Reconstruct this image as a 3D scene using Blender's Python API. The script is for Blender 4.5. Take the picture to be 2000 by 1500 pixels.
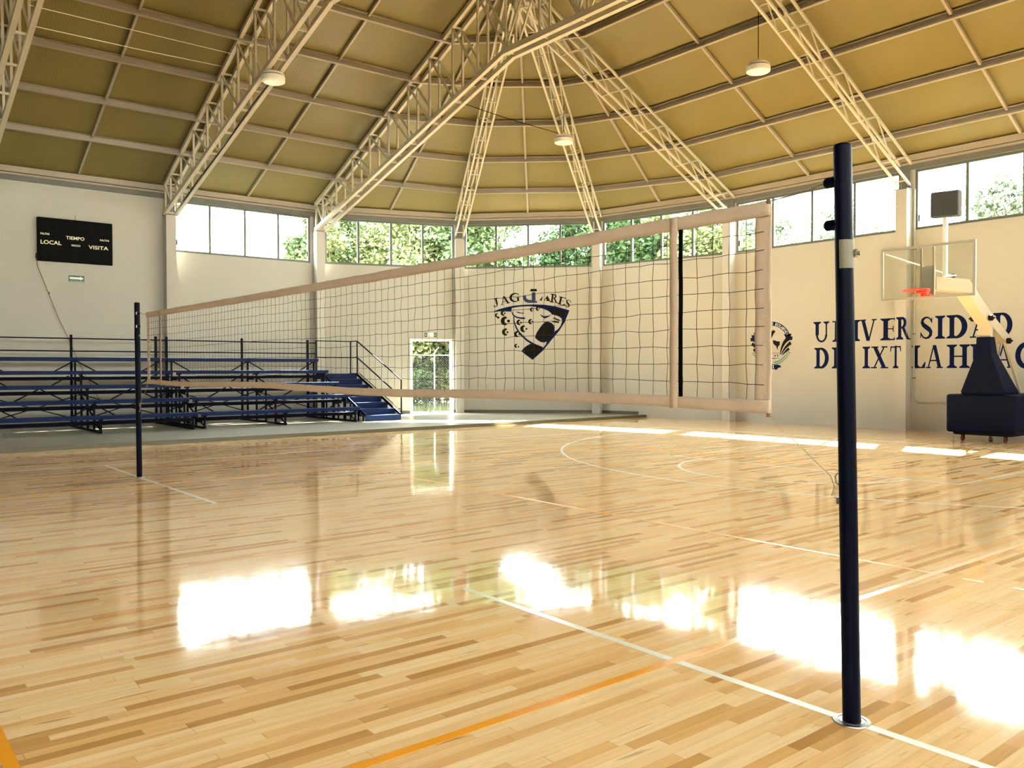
import bpy, bmesh, math, random
from mathutils import Vector, Matrix
from mathutils.geometry import tessellate_polygon
random.seed(7)
for _o in list(bpy.data.objects): bpy.data.objects.remove(_o)
SC = bpy.context.scene
COL = SC.collection
PI = math.pi

# ---------------------------------------------------------------- camera
CAM = Vector((-3.4828, -7.4243, 1.5556))
YAW, PITCH, ROLL, FPX = 0.8900135, -0.0172727, -0.0027165, 1643.6
cd = bpy.data.cameras.new('camera'); cam = bpy.data.objects.new('camera', cd); COL.objects.link(cam)
cd.sensor_fit = 'HORIZONTAL'; cd.sensor_width = 36.0; cd.lens = FPX / 2000 * 36.0
cd.clip_start = 0.05; cd.clip_end = 400
_F = Vector((math.cos(YAW) * math.cos(PITCH), math.sin(YAW) * math.cos(PITCH), math.sin(PITCH)))
_R = Vector((math.sin(YAW), -math.cos(YAW), 0)); _U = _R.cross(_F)
_R2 = _R * math.cos(ROLL) + _U * math.sin(ROLL); _U2 = _U * math.cos(ROLL) - _R * math.sin(ROLL)
_m = Matrix((_R2, _U2, -_F)).transposed().to_4x4(); _m.translation = CAM
cam.matrix_world = _m
SC.camera = cam

# ---------------------------------------------------------------- sky, sun, exposure
SKY_STRENGTH = 7.0
SUN_STRENGTH = 26.0
w = bpy.data.worlds.new('sky'); SC.world = w; w.use_nodes = True
nt = w.node_tree; nt.nodes.clear()
wo = nt.nodes.new('ShaderNodeOutputWorld'); bg = nt.nodes.new('ShaderNodeBackground')
tc = nt.nodes.new('ShaderNodeTexCoord'); sp = nt.nodes.new('ShaderNodeSeparateXYZ'); cr = nt.nodes.new('ShaderNodeValToRGB')
nt.links.new(tc.outputs['Generated'], sp.inputs[0]); nt.links.new(sp.outputs['Z'], cr.inputs[0])
cr.color_ramp.elements[0].position = 0.0; cr.color_ramp.elements[0].color = (1.0, 0.99, 0.95, 1)
cr.color_ramp.elements[1].position = 0.9; cr.color_ramp.elements[1].color = (0.80, 0.88, 1.0, 1)
nt.links.new(cr.outputs[0], bg.inputs[0]); bg.inputs[1].default_value = SKY_STRENGTH
nt.links.new(bg.outputs[0], wo.inputs[0])
sl = bpy.data.lights.new('sun', 'SUN'); sl.energy = SUN_STRENGTH; sl.angle = math.radians(0.6); sl.color = (1.0, 0.95, 0.86)
sun = bpy.data.objects.new('sun', sl); COL.objects.link(sun)
sun.rotation_euler = Vector((0.86, 0.36, 1.0)).to_track_quat('Z', 'Y').to_euler(); sun.location = (30, 12, 30)
vs = SC.view_settings
vs.view_transform = 'Standard'; vs.look = 'None'; vs.gamma = 1.0; vs.use_curve_mapping = False
vs.exposure = 2.72

# ---------------------------------------------------------------- materials
def nmat(name):
    m = bpy.data.materials.new(name); m.use_nodes = True
    t = m.node_tree; t.nodes.clear()
    out = t.nodes.new('ShaderNodeOutputMaterial'); b = t.nodes.new('ShaderNodeBsdfPrincipled')
    t.links.new(b.outputs[0], out.inputs[0])
    return m, t, b, out
def _mix(t, a, b, fac, mode='MIX'):
    n = t.nodes.new('ShaderNodeMix'); n.data_type = 'RGBA'; n.blend_type = mode
    for s, v in ((n.inputs[0], fac), (n.inputs[6], a), (n.inputs[7], b)):
        if hasattr(v, 'is_linked'): t.links.new(v, s)
        else: s.default_value = v if not isinstance(v, tuple) or len(v) == 4 else (*v, 1)
    return n.outputs[2]
def _math(t, op, a, b=0.0, c=0.0):
    n = t.nodes.new('ShaderNodeMath'); n.operation = op
    for s, v in zip(n.inputs, (a, b, c)):
        if hasattr(v, 'is_linked'): t.links.new(v, s)
        else: s.default_value = v
    return n.outputs[0]
def mat(name, col, rough=0.5, metal=0.0, var=0.08, scale=6.0, bump=0.0, bscale=60.0, spec=0.5, coat=0.0):
    m, t, b, _ = nmat(name)
    co = t.nodes.new('ShaderNodeTexCoord'); nz = t.nodes.new('ShaderNodeTexNoise')
    nz.inputs['Scale'].default_value = scale; nz.inputs['Detail'].default_value = 4
    t.links.new(co.outputs['Object'], nz.inputs['Vector'])
    dark = tuple(c * (1 - var) for c in col); lite = tuple(min(1, c * (1 + var)) for c in col)
    t.links.new(_mix(t, dark, lite, nz.outputs[0]), b.inputs['Base Color'])
    b.inputs['Roughness'].default_value = rough; b.inputs['Metallic'].default_value = metal
    b.inputs['Specular IOR Level'].default_value = spec
    if coat: b.inputs['Coat Weight'].default_value = coat; b.inputs['Coat Roughness'].default_value = 0.05
    if bump:
        n2 = t.nodes.new('ShaderNodeTexNoise'); n2.inputs['Scale'].default_value = bscale
        t.links.new(co.outputs['Object'], n2.inputs['Vector'])
        bp = t.nodes.new('ShaderNodeBump'); bp.inputs['Strength'].default_value = bump; bp.inputs['Distance'].default_value = 0.01
        t.links.new(n2.outputs[0], bp.inputs['Height']); t.links.new(bp.outputs[0], b.inputs['Normal'])
    return m

M = {}
M['wall'] = mat('cream_wall_paint', (0.43, 0.408, 0.340), 0.75, var=0.02, scale=1.5, bump=0.15, bscale=90)
M['pillar'] = mat('cream_pillar_paint', (0.435, 0.405, 0.340), 0.7, var=0.02)
M['steel'] = mat('cream_painted_steel', (0.54, 0.48, 0.36), 0.45, var=0.04)
M['purlin'] = mat('primer_painted_purlin', (0.36, 0.30, 0.22), 0.5, var=0.05)
M['greysteel'] = mat('grey_plate_steel', (0.13, 0.125, 0.10), 0.5, var=0.06)
M['alu'] = mat('aluminium_frame', (0.12, 0.13, 0.105), 0.5, metal=0.3, var=0.04)
M['doorframe'] = mat('white_door_frame', (0.85, 0.84, 0.80), 0.4, var=0.02)
M['navy'] = mat('navy_enamel', (0.0010, 0.0018, 0.0075), 0.42, var=0.1, scale=3, spec=0.06)
M['blue'] = mat('blue_bleacher_enamel', (0.0015, 0.0115, 0.058), 0.4, var=0.12, scale=5, spec=0.12)
M['darkblue'] = mat('dark_blue_bleacher_frame', (0.0012, 0.002, 0.008), 0.5, var=0.1, spec=0.06)
M['pad'] = mat('navy_vinyl_padding', (0.0010, 0.0028, 0.0135), 0.6, spec=0.08, var=0.1, scale=4, bump=0.2, bscale=20)
M['band'] = mat('beige_canvas_band', (0.52, 0.39, 0.275), 0.85, var=0.10, scale=9, bump=0.5, bscale=35)
M['cord'] = mat('black_net_cord', (0.022, 0.015, 0.010), 0.8, spec=0.1)
M['blackstrap'] = mat('black_strap', (0.002, 0.002, 0.002), 0.8, spec=0.05)
M['rope'] = mat('tan_rope', (0.42, 0.33, 0.18), 0.8)
M['brown'] = mat('rusty_brown_fitting', (0.20, 0.08, 0.03), 0.7)
M['chrome'] = mat('brushed_chrome', (0.30, 0.29, 0.27), 0.35, metal=1.0, var=0.05)
M['galv'] = mat('galvanised_plate', (0.17, 0.15, 0.10), 0.55, metal=0.3, var=0.08)
M['white'] = mat('white_paint', (0.85, 0.83, 0.76), 0.4, var=0.02)
M['lampwhite'] = mat('lamp_white_shell', (0.82, 0.76, 0.66), 0.4, var=0.02)
M['diffuser'] = mat('lamp_opal_diffuser', (0.88, 0.86, 0.76), 0.25, var=0.01)
M['black'] = mat('matt_black', (0.002, 0.002, 0.002), 0.6, spec=0.05)
M['screen'] = mat('scoreboard_black_face', (0.002, 0.002, 0.0015), 0.5, spec=0.05)
M['digit'] = mat('dark_unlit_segment', (0.006, 0.005, 0.003), 0.5, spec=0.05)
M['lettering'] = mat('cream_lettering', (0.78, 0.74, 0.52), 0.6)
M['navypaint'] = mat('navy_wall_paint', (0.004, 0.009, 0.045), 0.7, spec=0.05, var=0.1)
M['charpaint'] = mat('charcoal_wall_paint', (0.010, 0.008, 0.006), 0.7, spec=0.05, var=0.1)
M['bluepaint'] = mat('blue_wall_paint', (0.004, 0.018, 0.095), 0.6, var=0.1)
M['greenpaint'] = mat('green_wall_paint', (0.06, 0.20, 0.09), 0.6, var=0.15)
M['tanpaint'] = mat('tan_wall_paint', (0.55, 0.38, 0.20), 0.6)
M['signgreen'] = mat('sign_green', (0.012, 0.10, 0.045), 0.4)
M['orange'] = mat('orange_court_line', (0.88, 0.34, 0.004), 0.2, var=0.03)
M['whiteline'] = mat('white_court_line', (0.86, 0.82, 0.70), 0.16, var=0.03)
M['rimred'] = mat('red_rim_enamel', (0.62, 0.03, 0.008), 0.35)
M['netstring'] = mat('white_net_string', (0.50, 0.36, 0.20), 0.8)
M['armtan'] = mat('cream_stand_enamel', (0.40, 0.345, 0.25), 0.35, var=0.02)
M['rubber'] = mat('black_rubber', (0.006, 0.004, 0.004), 0.7, spec=0.1)
M['redwheel'] = mat('red_caster_wheel', (0.10, 0.012, 0.010), 0.5)
M['cloth'] = mat('grey_cloth_cover', (0.062, 0.064, 0.064), 0.85, var=0.15, scale=14, bump=0.6, bscale=30)
M['granite'] = mat('olive_granite', (0.10, 0.085, 0.045), 0.4, var=0.35, scale=60)
M['amber'] = mat('amber_hook', (0.55, 0.22, 0.01), 0.4)
M['pipe'] = mat('galvanised_conduit', (0.36, 0.34, 0.26), 0.5, metal=0.4)
M['leaf'] = mat('leaf_green', (0.085, 0.13, 0.055), 0.7, spec=0.1, var=0.35, scale=1.2)
M['leafolive'] = mat('leaf_olive', (0.11, 0.13, 0.055), 0.7, spec=0.1, var=0.35, scale=1.2)
M['leafdark'] = mat('leaf_dark', (0.03, 0.055, 0.02), 0.7, spec=0.1, var=0.35, scale=1.2)
M['bushgreen'] = mat('bush_leaf_green', (0.016, 0.028, 0.007), 0.7, spec=0.1, var=0.4, scale=2)
M['bushyellow'] = mat('bush_leaf_yellow', (0.030, 0.034, 0.008), 0.7, spec=0.1, var=0.4, scale=2)
M['plate'] = mat('grey_mounting_plate', (0.46, 0.44, 0.36), 0.5, var=0.06)
M['leafpale'] = mat('painted_haze_leaf', (0.20, 0.24, 0.17), 0.7, spec=0.1, var=0.3, scale=1.5)
M['wire'] = mat('dull_fence_wire', (0.05, 0.05, 0.04), 0.8, spec=0.1)
M['fencewhite'] = mat('weathered_white_fence', (0.13, 0.13, 0.12), 0.7, spec=0.2)
M['bark'] = mat('bark', (0.13, 0.09, 0.06), 0.9, var=0.3, scale=10)
M['grass'] = mat('dry_grass', (0.035, 0.045, 0.010), 0.8, var=0.4, scale=2.0)
M['ground'] = mat('grassy_earth', (0.030, 0.030, 0.014), 0.9, var=0.4, scale=1.0)
M['concrete'] = mat('pale_concrete', (0.62, 0.58, 0.50), 0.8, var=0.1)

def terrazzo():
    m, t, b, _ = nmat('grey_terrazzo')
    co = t.nodes.new('ShaderNodeTexCoord'); v = t.nodes.new('ShaderNodeTexVoronoi'); v.inputs['Scale'].default_value = 70
    t.links.new(co.outputs['Object'], v.inputs['Vector'])
    nz = t.nodes.new('ShaderNodeTexNoise'); nz.inputs['Scale'].default_value = 1.2; t.links.new(co.outputs['Object'], nz.inputs['Vector'])
    c = _mix(t, (0.24, 0.225, 0.165), (0.33, 0.31, 0.24), nz.outputs[0])
    c = _mix(t, c, (0.12, 0.11, 0.075), _math(t, 'MULTIPLY', _math(t, 'LESS_THAN', v.outputs['Distance'], 0.22), 0.6))
    t.links.new(c, b.inputs['Base Color']); b.inputs['Roughness'].default_value = 0.28
    return m
M['terrazzo'] = terrazzo()

def maple():
    m, t, b, _ = nmat('maple_strip_floor')
    L = t.links.new
    co = t.nodes.new('ShaderNodeTexCoord'); s = t.nodes.new('ShaderNodeSeparateXYZ'); L(co.outputs['Object'], s.inputs[0])
    W = 0.062
    yr = _math(t, 'DIVIDE', s.outputs['Y'], W); row = _math(t, 'FLOOR', yr); fy = _math(t, 'FRACT', yr)
    wn = t.nodes.new('ShaderNodeTexWhiteNoise'); wn.noise_dimensions = '1D'; L(row, wn.inputs['W'])
    wn2 = t.nodes.new('ShaderNodeTexWhiteNoise'); wn2.noise_dimensions = '1D'; L(_math(t, 'ADD', row, 51.3), wn2.inputs['W'])
    ln = _math(t, 'ADD', 0.50, _math(t, 'MULTIPLY', wn2.outputs['Value'], 0.65))
    xs = _math(t, 'ADD', _math(t, 'DIVIDE', s.outputs['X'], ln), _math(t, 'MULTIPLY', wn.outputs['Value'], 37.0))
    pl = _math(t, 'FLOOR', xs); fx = _math(t, 'FRACT', xs)
    cb = t.nodes.new('ShaderNodeCombineXYZ'); L(row, cb.inputs[0]); L(pl, cb.inputs[1])
    w3 = t.nodes.new('ShaderNodeTexWhiteNoise'); w3.noise_dimensions = '2D'; L(cb.outputs[0], w3.inputs['Vector'])
    rp = t.nodes.new('ShaderNodeValToRGB'); L(w3.outputs['Value'], rp.inputs[0])
    e = rp.color_ramp.elements
    e[0].position = 0; e[0].color = (0.95, 0.70, 0.385, 1); e[1].position = 1.0; e[1].color = (0.50, 0.25, 0.07, 1)
    for p_, c_ in ((0.35, (0.94, 0.655, 0.335, 1)), (0.62, (0.91, 0.59, 0.275, 1)), (0.80, (0.84, 0.495, 0.20, 1)), (0.90, (0.66, 0.36, 0.12, 1))):
        x = e.new(p_); x.color = c_
    # long grain streaks, shifted per board
    gv = t.nodes.new('ShaderNodeCombineXYZ'); L(_math(t, 'MULTIPLY', s.outputs['X'], 1.6), gv.inputs[0])
    L(_math(t, 'ADD', _math(t, 'MULTIPLY', s.outputs['Y'], 26.0), _math(t, 'MULTIPLY', w3.outputs['Value'], 40.0)), gv.inputs[1])
    gn = t.nodes.new('ShaderNodeTexNoise'); gn.inputs['Scale'].default_value = 1.0; gn.inputs['Detail'].default_value = 5; gn.inputs['Roughness'].default_value = 0.6
    L(gv.outputs[0], gn.inputs['Vector'])
    gr = t.nodes.new('ShaderNodeMapRange'); L(gn.outputs[0], gr.inputs[0]); gr.inputs[1].default_value = 0.38; gr.inputs[2].default_value = 0.72
    gr.inputs[3].default_value = 0.0; gr.inputs[4].default_value = 0.26
    c = _mix(t, rp.outputs[0], (0.45, 0.23, 0.07), gr.outputs[0])
    # darker heartwood flecks
    fn = t.nodes.new('ShaderNodeTexNoise'); fn.inputs['Scale'].default_value = 1.0; fn.inputs['Detail'].default_value = 2
    fv = t.nodes.new('ShaderNodeCombineXYZ'); L(_math(t, 'MULTIPLY', s.outputs['X'], 2.3), fv.inputs[0])
    L(_math(t, 'ADD', _math(t, 'MULTIPLY', s.outputs['Y'], 20.0), _math(t, 'MULTIPLY', w3.outputs['Value'], 90.0)), fv.inputs[1]); L(fv.outputs[0], fn.inputs['Vector'])
    fm = t.nodes.new('ShaderNodeMapRange'); L(fn.outputs[0], fm.inputs[0]); fm.inputs[1].default_value = 0.66; fm.inputs[2].default_value = 0.74; fm.inputs[4].default_value = 0.6
    c = _mix(t, c, (0.26, 0.12, 0.04), fm.outputs[0])
    seam = _math(t, 'MAXIMUM', _math(t, 'LESS_THAN', fy, 0.025), _math(t, 'LESS_THAN', fx, 0.004))
    c = _mix(t, c, (0.30, 0.16, 0.06), _math(t, 'MULTIPLY', seam, 0.45))
    L(c, b.inputs['Base Color'])
    b.inputs['Roughness'].default_value = 0.06; b.inputs['Specular IOR Level'].default_value = 0.5
    # faint unevenness of the lacquer: each strip tilts a hair
    bn = t.nodes.new('ShaderNodeTexNoise'); bn.inputs['Scale'].default_value = 2.2; bn.inputs['Detail'].default_value = 3
    L(co.outputs['Object'], bn.inputs['Vector'])
    h = _math(t, 'ADD', _math(t, 'MULTIPLY', bn.outputs[0], 0.0022), _math(t, 'MULTIPLY', _math(t, 'MULTIPLY', fy, w3.outputs['Value']), 0.00002))
    bp = t.nodes.new('ShaderNodeBump'); bp.inputs['Strength'].default_value = 0.6; bp.inputs['Distance'].default_value = 1.0
    L(h, bp.inputs['Height']); L(bp.outputs[0], b.inputs['Normal'])
    return m
M['maple'] = maple()

def ceiling_mat(name, axis):
    """roof sheet with fine ribs across AXIS and a lap joint every metre"""
    m, t, b, _ = nmat(name); L = t.links.new
    co = t.nodes.new('ShaderNodeTexCoord'); s = t.nodes.new('ShaderNodeSeparateXYZ'); L(co.outputs['Object'], s.inputs[0])
    a = s.outputs[axis]
    fr = _math(t, 'FRACT', _math(t, 'DIVIDE', a, 0.055)); rib = _math(t, 'ABSOLUTE', _math(t, 'SUBTRACT', fr, 0.5))
    nz = t.nodes.new('ShaderNodeTexNoise'); nz.inputs['Scale'].default_value = 0.7; nz.inputs['Detail'].default_value = 4; L(co.outputs['Object'], nz.inputs['Vector'])
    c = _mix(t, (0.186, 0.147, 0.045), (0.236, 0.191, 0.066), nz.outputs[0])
    c = _mix(t, c, (0.14, 0.10, 0.024), _math(t, 'MULTIPLY', _math(t, 'LESS_THAN', rib, 0.12), 0.35 if axis == 'X' else 0.10))
    per = 0.96 if axis != 'Z' else 0.42
    fj = _math(t, 'FRACT', _math(t, 'DIVIDE', a, per))
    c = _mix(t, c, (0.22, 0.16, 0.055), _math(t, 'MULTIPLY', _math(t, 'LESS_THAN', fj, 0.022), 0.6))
    L(c, b.inputs['Base Color']); b.inputs['Roughness'].default_value = 0.45; b.inputs['Specular IOR Level'].default_value = 0.3
    bp = t.nodes.new('ShaderNodeBump'); bp.inputs['Strength'].default_value = 0.4 if axis == 'X' else 0.12; bp.inputs['Distance'].default_value = 0.012
    L(rib, bp.inputs['Height']); L(bp.outputs[0], b.inputs['Normal'])
    return m
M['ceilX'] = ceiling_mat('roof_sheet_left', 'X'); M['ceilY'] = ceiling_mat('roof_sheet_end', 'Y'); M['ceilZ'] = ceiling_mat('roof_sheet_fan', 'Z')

def glass(name, tint, rough=0.0, refl=0.7):
    m = bpy.data.materials.new(name); m.use_nodes = True; t = m.node_tree; t.nodes.clear()
    out = t.nodes.new('ShaderNodeOutputMaterial'); mx = t.nodes.new('ShaderNodeMixShader')
    tr = t.nodes.new('ShaderNodeBsdfTransparent'); gl = t.nodes.new('ShaderNodeBsdfGlossy'); fr = t.nodes.new('ShaderNodeLayerWeight')
    nz = t.nodes.new('ShaderNodeTexNoise'); nz.inputs['Scale'].default_value = 3
    t.links.new(_mix(t, tint, tuple(c * 0.97 for c in tint), nz.outputs[0]), tr.inputs[0])
    gl.inputs['Roughness'].default_value = rough + 0.02; fr.inputs['Blend'].default_value = 0.5
    t.links.new(_math(t, 'ADD', 0.03, _math(t, 'MULTIPLY', _math(t, 'POWER', fr.outputs['Facing'], 5.0), refl)), mx.inputs[0]); t.links.new(tr.outputs[0], mx.inputs[1]); t.links.new(gl.outputs[0], mx.inputs[2])
    t.links.new(mx.outputs[0], out.inputs[0]); return m
M['glass'] = glass('window_glass', (0.93, 0.96, 0.93)); M['boardglass'] = glass('backboard_glass', (0.94, 0.95, 0.92), refl=0.2)

# ---------------------------------------------------------------- geometry helpers
ORG = {}
def tag(o, label=None, cat=None, group=None, kind=None):
    for k, v in (('label', label), ('category', cat), ('group', group), ('kind', kind)):
        if v: o[k] = v
    return o
def thing(name, loc, label, cat, group=None):
    o = bpy.data.objects.new(name, None); COL.objects.link(o); o.location = loc; o.empty_display_size = 0.1
    ORG[o.name] = Vector(loc); return tag(o, label, cat, group)
class MB:
    def __init__(s): s.v = []; s.f = []; s.mi = []; s.cur = 0
    def add(s, vs, fs):
        n = len(s.v); s.v += [Vector(v) for v in vs]
        for f in fs: s.f.append([n + i for i in f]); s.mi.append(s.cur)
        return s
    def box(s, a, b):
        (x0, y0, z0), (x1, y1, z1) = a, b
        return s.add([(x0,y0,z0),(x1,y0,z0),(x1,y1,z0),(x0,y1,z0),(x0,y0,z1),(x1,y0,z1),(x1,y1,z1),(x0,y1,z1)],
                     [(0,3,2,1),(4,5,6,7),(0,1,5,4),(1,2,6,5),(2,3,7,6),(3,0,4,7)])
    def bevbox(s, a, b, r):
        """box with chamfered edges"""
        (x0, y0, z0), (x1, y1, z1) = a, b
        V = []; F = []
        bm = bmesh.new(); bmesh.ops.create_cube(bm, size=1)
        for v in bm.verts: v.co = Vector(((x0+x1)/2 + v.co.x*(x1-x0), (y0+y1)/2 + v.co.y*(y1-y0), (z0+z1)/2 + v.co.z*(z1-z0)))
        bmesh.ops.bevel(bm, geom=list(bm.edges), offset=r, segments=3, affect='EDGES', profile=0.5)
        bm.verts.index_update(); V = [v.co.copy() for v in bm.verts]; F = [[v.index for v in f.verts] for f in bm.faces]; bm.free()
        return s.add(V, F)
    def beam(s, p, q, wd, ht, up=(0, 0, 1)):
        p, q, up = Vector(p), Vector(q), Vector(up)
        d = (q - p).normalized(); sx = d.cross(up)
        if sx.length < 1e-4: sx = d.cross(Vector((1, 0, 0)))
        sx.normalize(); u = sx.cross(d).normalized()
        o = [sx*(-wd/2)+u*(-ht/2), sx*(wd/2)+u*(-ht/2), sx*(wd/2)+u*(ht/2), sx*(-wd/2)+u*(ht/2)]
        return s.add([p+k for k in o]+[q+k for k in o], [(0,1,2,3),(7,6,5,4),(0,4,5,1),(1,5,6,2),(2,6,7,3),(3,7,4,0)])
    def tube(s, path, r, n=8, closed=False, cap=True):
        P = [Vector(p) for p in path]; N = len(P); rr = r if isinstance(r, (list, tuple)) else [r]*N
        V = []; F = []; prev = None
        for i in range(N):
            if closed: d = P[(i+1) % N] - P[i-1]
            else: d = P[min(i+1, N-1)] - P[max(i-1, 0)]
            d.normalize()
            if prev is None:
                a = d.cross(Vector((0, 0, 1)))
                if a.length < 1e-3: a = d.cross(Vector((1, 0, 0)))
            else: a = prev - d*prev.dot(d)
            a.normalize(); prev = a; b = d.cross(a)
            for k in range(n):
                t = 2*PI*k/n; V.append(P[i] + (a*math.cos(t) + b*math.sin(t))*rr[i])
        for i in range(N if closed else N-1):
            j = (i+1) % N
            for k in range(n): F.append((i*n+k, i*n+(k+1) % n, j*n+(k+1) % n, j*n+k))
        if cap and not closed: F.append(tuple(reversed(range(n)))); F.append(tuple(range((N-1)*n, N*n)))
        return s.add(V, F)
    def lathe(s, prof, c=(0, 0, 0), n=24, axis='Z'):
        V = []; F = []; c = Vector(c)
        for (r, h) in prof:
            for k in range(n):
                t = 2*PI*k/n; a, b = r*math.cos(t), r*math.sin(t)
                V.append(c + {'Z': Vector((a, b, h)), 'Y': Vector((b, h, a)), 'X': Vector((h, a, b))}[axis])
        for i in range(len(prof)-1):
            for k in range(n): F.append((i*n+k, i*n+(k+1) % n, (i+1)*n+(k+1) % n, (i+1)*n+k))
        F.append(tuple(reversed(range(n)))); F.append(tuple(range((len(prof)-1)*n, len(prof)*n)))
        return s.add(V, F)
    def prism(s, poly, off):
        """poly: 3D loop, extruded by the vector off"""
        P = [Vector(p) for p in poly]; off = Vector(off); n = len(P)
        return s.add(P + [p+off for p in P], [tuple(range(n)), tuple(reversed(range(n, 2*n)))] + [(i, n+i, n+(i+1) % n, (i+1) % n) for i in range(n)])
    def build(s, name, m, parent=None, smooth=False, org=None, recalc=True):
        me = bpy.data.meshes.new(name)
        o0 = Vector(org) if org is not None else (ORG.get(parent.name, Vector()) if parent is not None else Vector())
        me.from_pydata([v - o0 for v in s.v], [], s.f)
        ms = m if isinstance(m, list) else [m]
        for x in ms: me.materials.append(x)
        if len(ms) > 1:
            for p_, k in zip(me.polygons, s.mi): p_.material_index = k
        if recalc:
            bm = bmesh.new(); bm.from_mesh(me); bmesh.ops.recalc_face_normals(bm, faces=bm.faces); bm.to_mesh(me); bm.free()
        if smooth:
            for p_ in me.polygons: p_.use_smooth = True
        o = bpy.data.objects.new(name, me); COL.objects.link(o)
        if parent is not None: o.parent = parent; ORG[o.name] = o0
        else: o.location = o0; ORG[o.name] = o0
        return o
def struct(name, mb, m, **k): return tag(mb.build(name, m, **k), kind='structure')
def copy_tree(o, loc=None, rz=None, sc=None, label=None, parent=None):
    c = o.copy(); COL.objects.link(c)
    if parent is not None: c.parent = parent; c.matrix_parent_inverse = o.matrix_parent_inverse.copy()
    if loc is not None: c.location = loc
    if rz is not None: c.rotation_euler = (0, 0, rz)
    if sc is not None: c.scale = sc if isinstance(sc, tuple) else (sc, sc, sc)
    if label: c['label'] = label
    for ch in list(o.children): copy_tree(ch, parent=c)
    return c
def lerp(a, b, t): return Vector(a) + (Vector(b) - Vector(a)) * t

# ================================================================ THE HALL
# inner wall line: a long rectangle with faceted round corners (metres, court centre = origin)
YL, XE = 17.75, 17.53                       # side wall and end wall
V1, V2, V3, V4 = (8.75, 17.75), (13.30, 16.15), (16.60, 12.75), (17.53, 8.05)
SILL, HEAD, EAVE = 5.0, 6.5, 6.85
CX, CY, CZ = 8.95, 7.70, 11.10              # where the fan of trusses meets
PLAT = 0.08

# ---- ground outside, court floor, platform
g = MB(); g.box((-90, -90, -0.6), (90, 90, -0.12)); struct('ground', g, M['ground'])
g = MB(); g.box((-17.9, -17.9, -0.12), (17.9, 17.9, 0.0)); floor = struct('floor', g, M['maple'])
g = MB()
pl = [(-17.6, 11.0), (17.35, 11.0), (17.53, 8.9 + 2.2), (16.72, 12.9), (13.38, 16.3), (8.78, 17.9), (-17.6, 17.9)]
g.prism([(x, y, 0.0) for x, y in pl], (0, 0, PLAT)); platform = struct('platform', g, M['terrazzo'])
g = MB(); g.box((-17.6, 10.93, 0.0), (17.36, 11.0, PLAT + 0.002)); tag(g.build('stone_edge', M['granite'], platform), 'olive granite nosing')

# ---- court lines (painted: children of the floor)
def arc_pts(cx, cy, r, a0, a1, n=48): return [(cx + r*math.cos(a0+(a1-a0)*i/n), cy + r*math.sin(a0+(a1-a0)*i/n)) for i in range(n+1)]
def line_strip(mb, pts, wd, z0, z1):
    P = [Vector((x, y)) for x, y in pts]; N = len(P); L = []; R = []
    for i in range(N):
        d = (P[min(i+1, N-1)] - P[max(i-1, 0)]).normalized(); nn = Vector((-d.y, d.x))*wd/2
        L.append(P[i]+nn); R.append(P[i]-nn)
    for i in range(N-1):
        q = [L[i], L[i+1], R[i+1], R[i]]
        mb.prism([(v.x, v.y, z0) for v in q], (0, 0, z1-z0))
def court_line(name, strips, m, z1, wd=0.05, label=None):
    mb = MB()
    for p in strips: line_strip(mb, p, wd, 0.0002, z1)
    return tag(mb.build(name, m, floor), label)
court_line('halfway_line', [[(0, -7.5), (0, -2.57)], [(0, 2.38), (0, 7.5)]], M['whiteline'], 0.0012, label='white halfway line broken in the middle')
court_line('basketball_boundary_line', [[(-14, 7.5), (14, 7.5)], [(-14, -7.5), (14, -7.5)], [(14, -7.5), (14, 7.5)], [(-14, -7.5), (-14, 7.5)]], M['whiteline'], 0.0008, label='thin white basketball boundary')
for sgn in (1, -1):
    a = math.asin(6.6/6.75)
    arc = [(sgn*x, y) for x, y in arc_pts(12.425, 0, 6.75, PI-a, PI+a, 64)]
    court_line('three_point_line', [[(sgn*14, 6.6)] + arc + [(sgn*14, -6.6)]], M['whiteline'], 0.0010, label='white three point arc')
    court_line('key_line', [[(sgn*14, 2.45), (sgn*8.25, 2.45), (sgn*8.25, -2.45), (sgn*14, -2.45)]], M['whiteline'], 0.0009, label='white key and free throw line')
    court_line('free_throw_arc', [[(sgn*x, y) for x, y in arc_pts(8.25, 0, 1.8, PI/2, 3*PI/2, 40)]], M['whiteline'], 0.0011, label='white free throw half circle')
court_line('volleyball_side_line', [[(-9, -4.5), (9, -4.5)], [(-9, 4.5), (9, 4.5)], [(9, -4.5), (9, 4.5)], [(-9, -4.5), (-9, 4.5)]], M['orange'], 0.0016, wd=0.055, label='orange volleyball boundary')
court_line('attack_line', [[(3, -4.5), (3, 4.5)], [(-2.95, -4.5), (-2.95, 4.5)]] + [[(sx*3, sy*(4.7+0.35*k)), (sx*3, sy*(4.85+0.35*k))] for sx in (1, -1) for sy in (1, -1) for k in range(5)], M['orange'], 0.0014, wd=0.055, label='orange attack lines')

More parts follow.
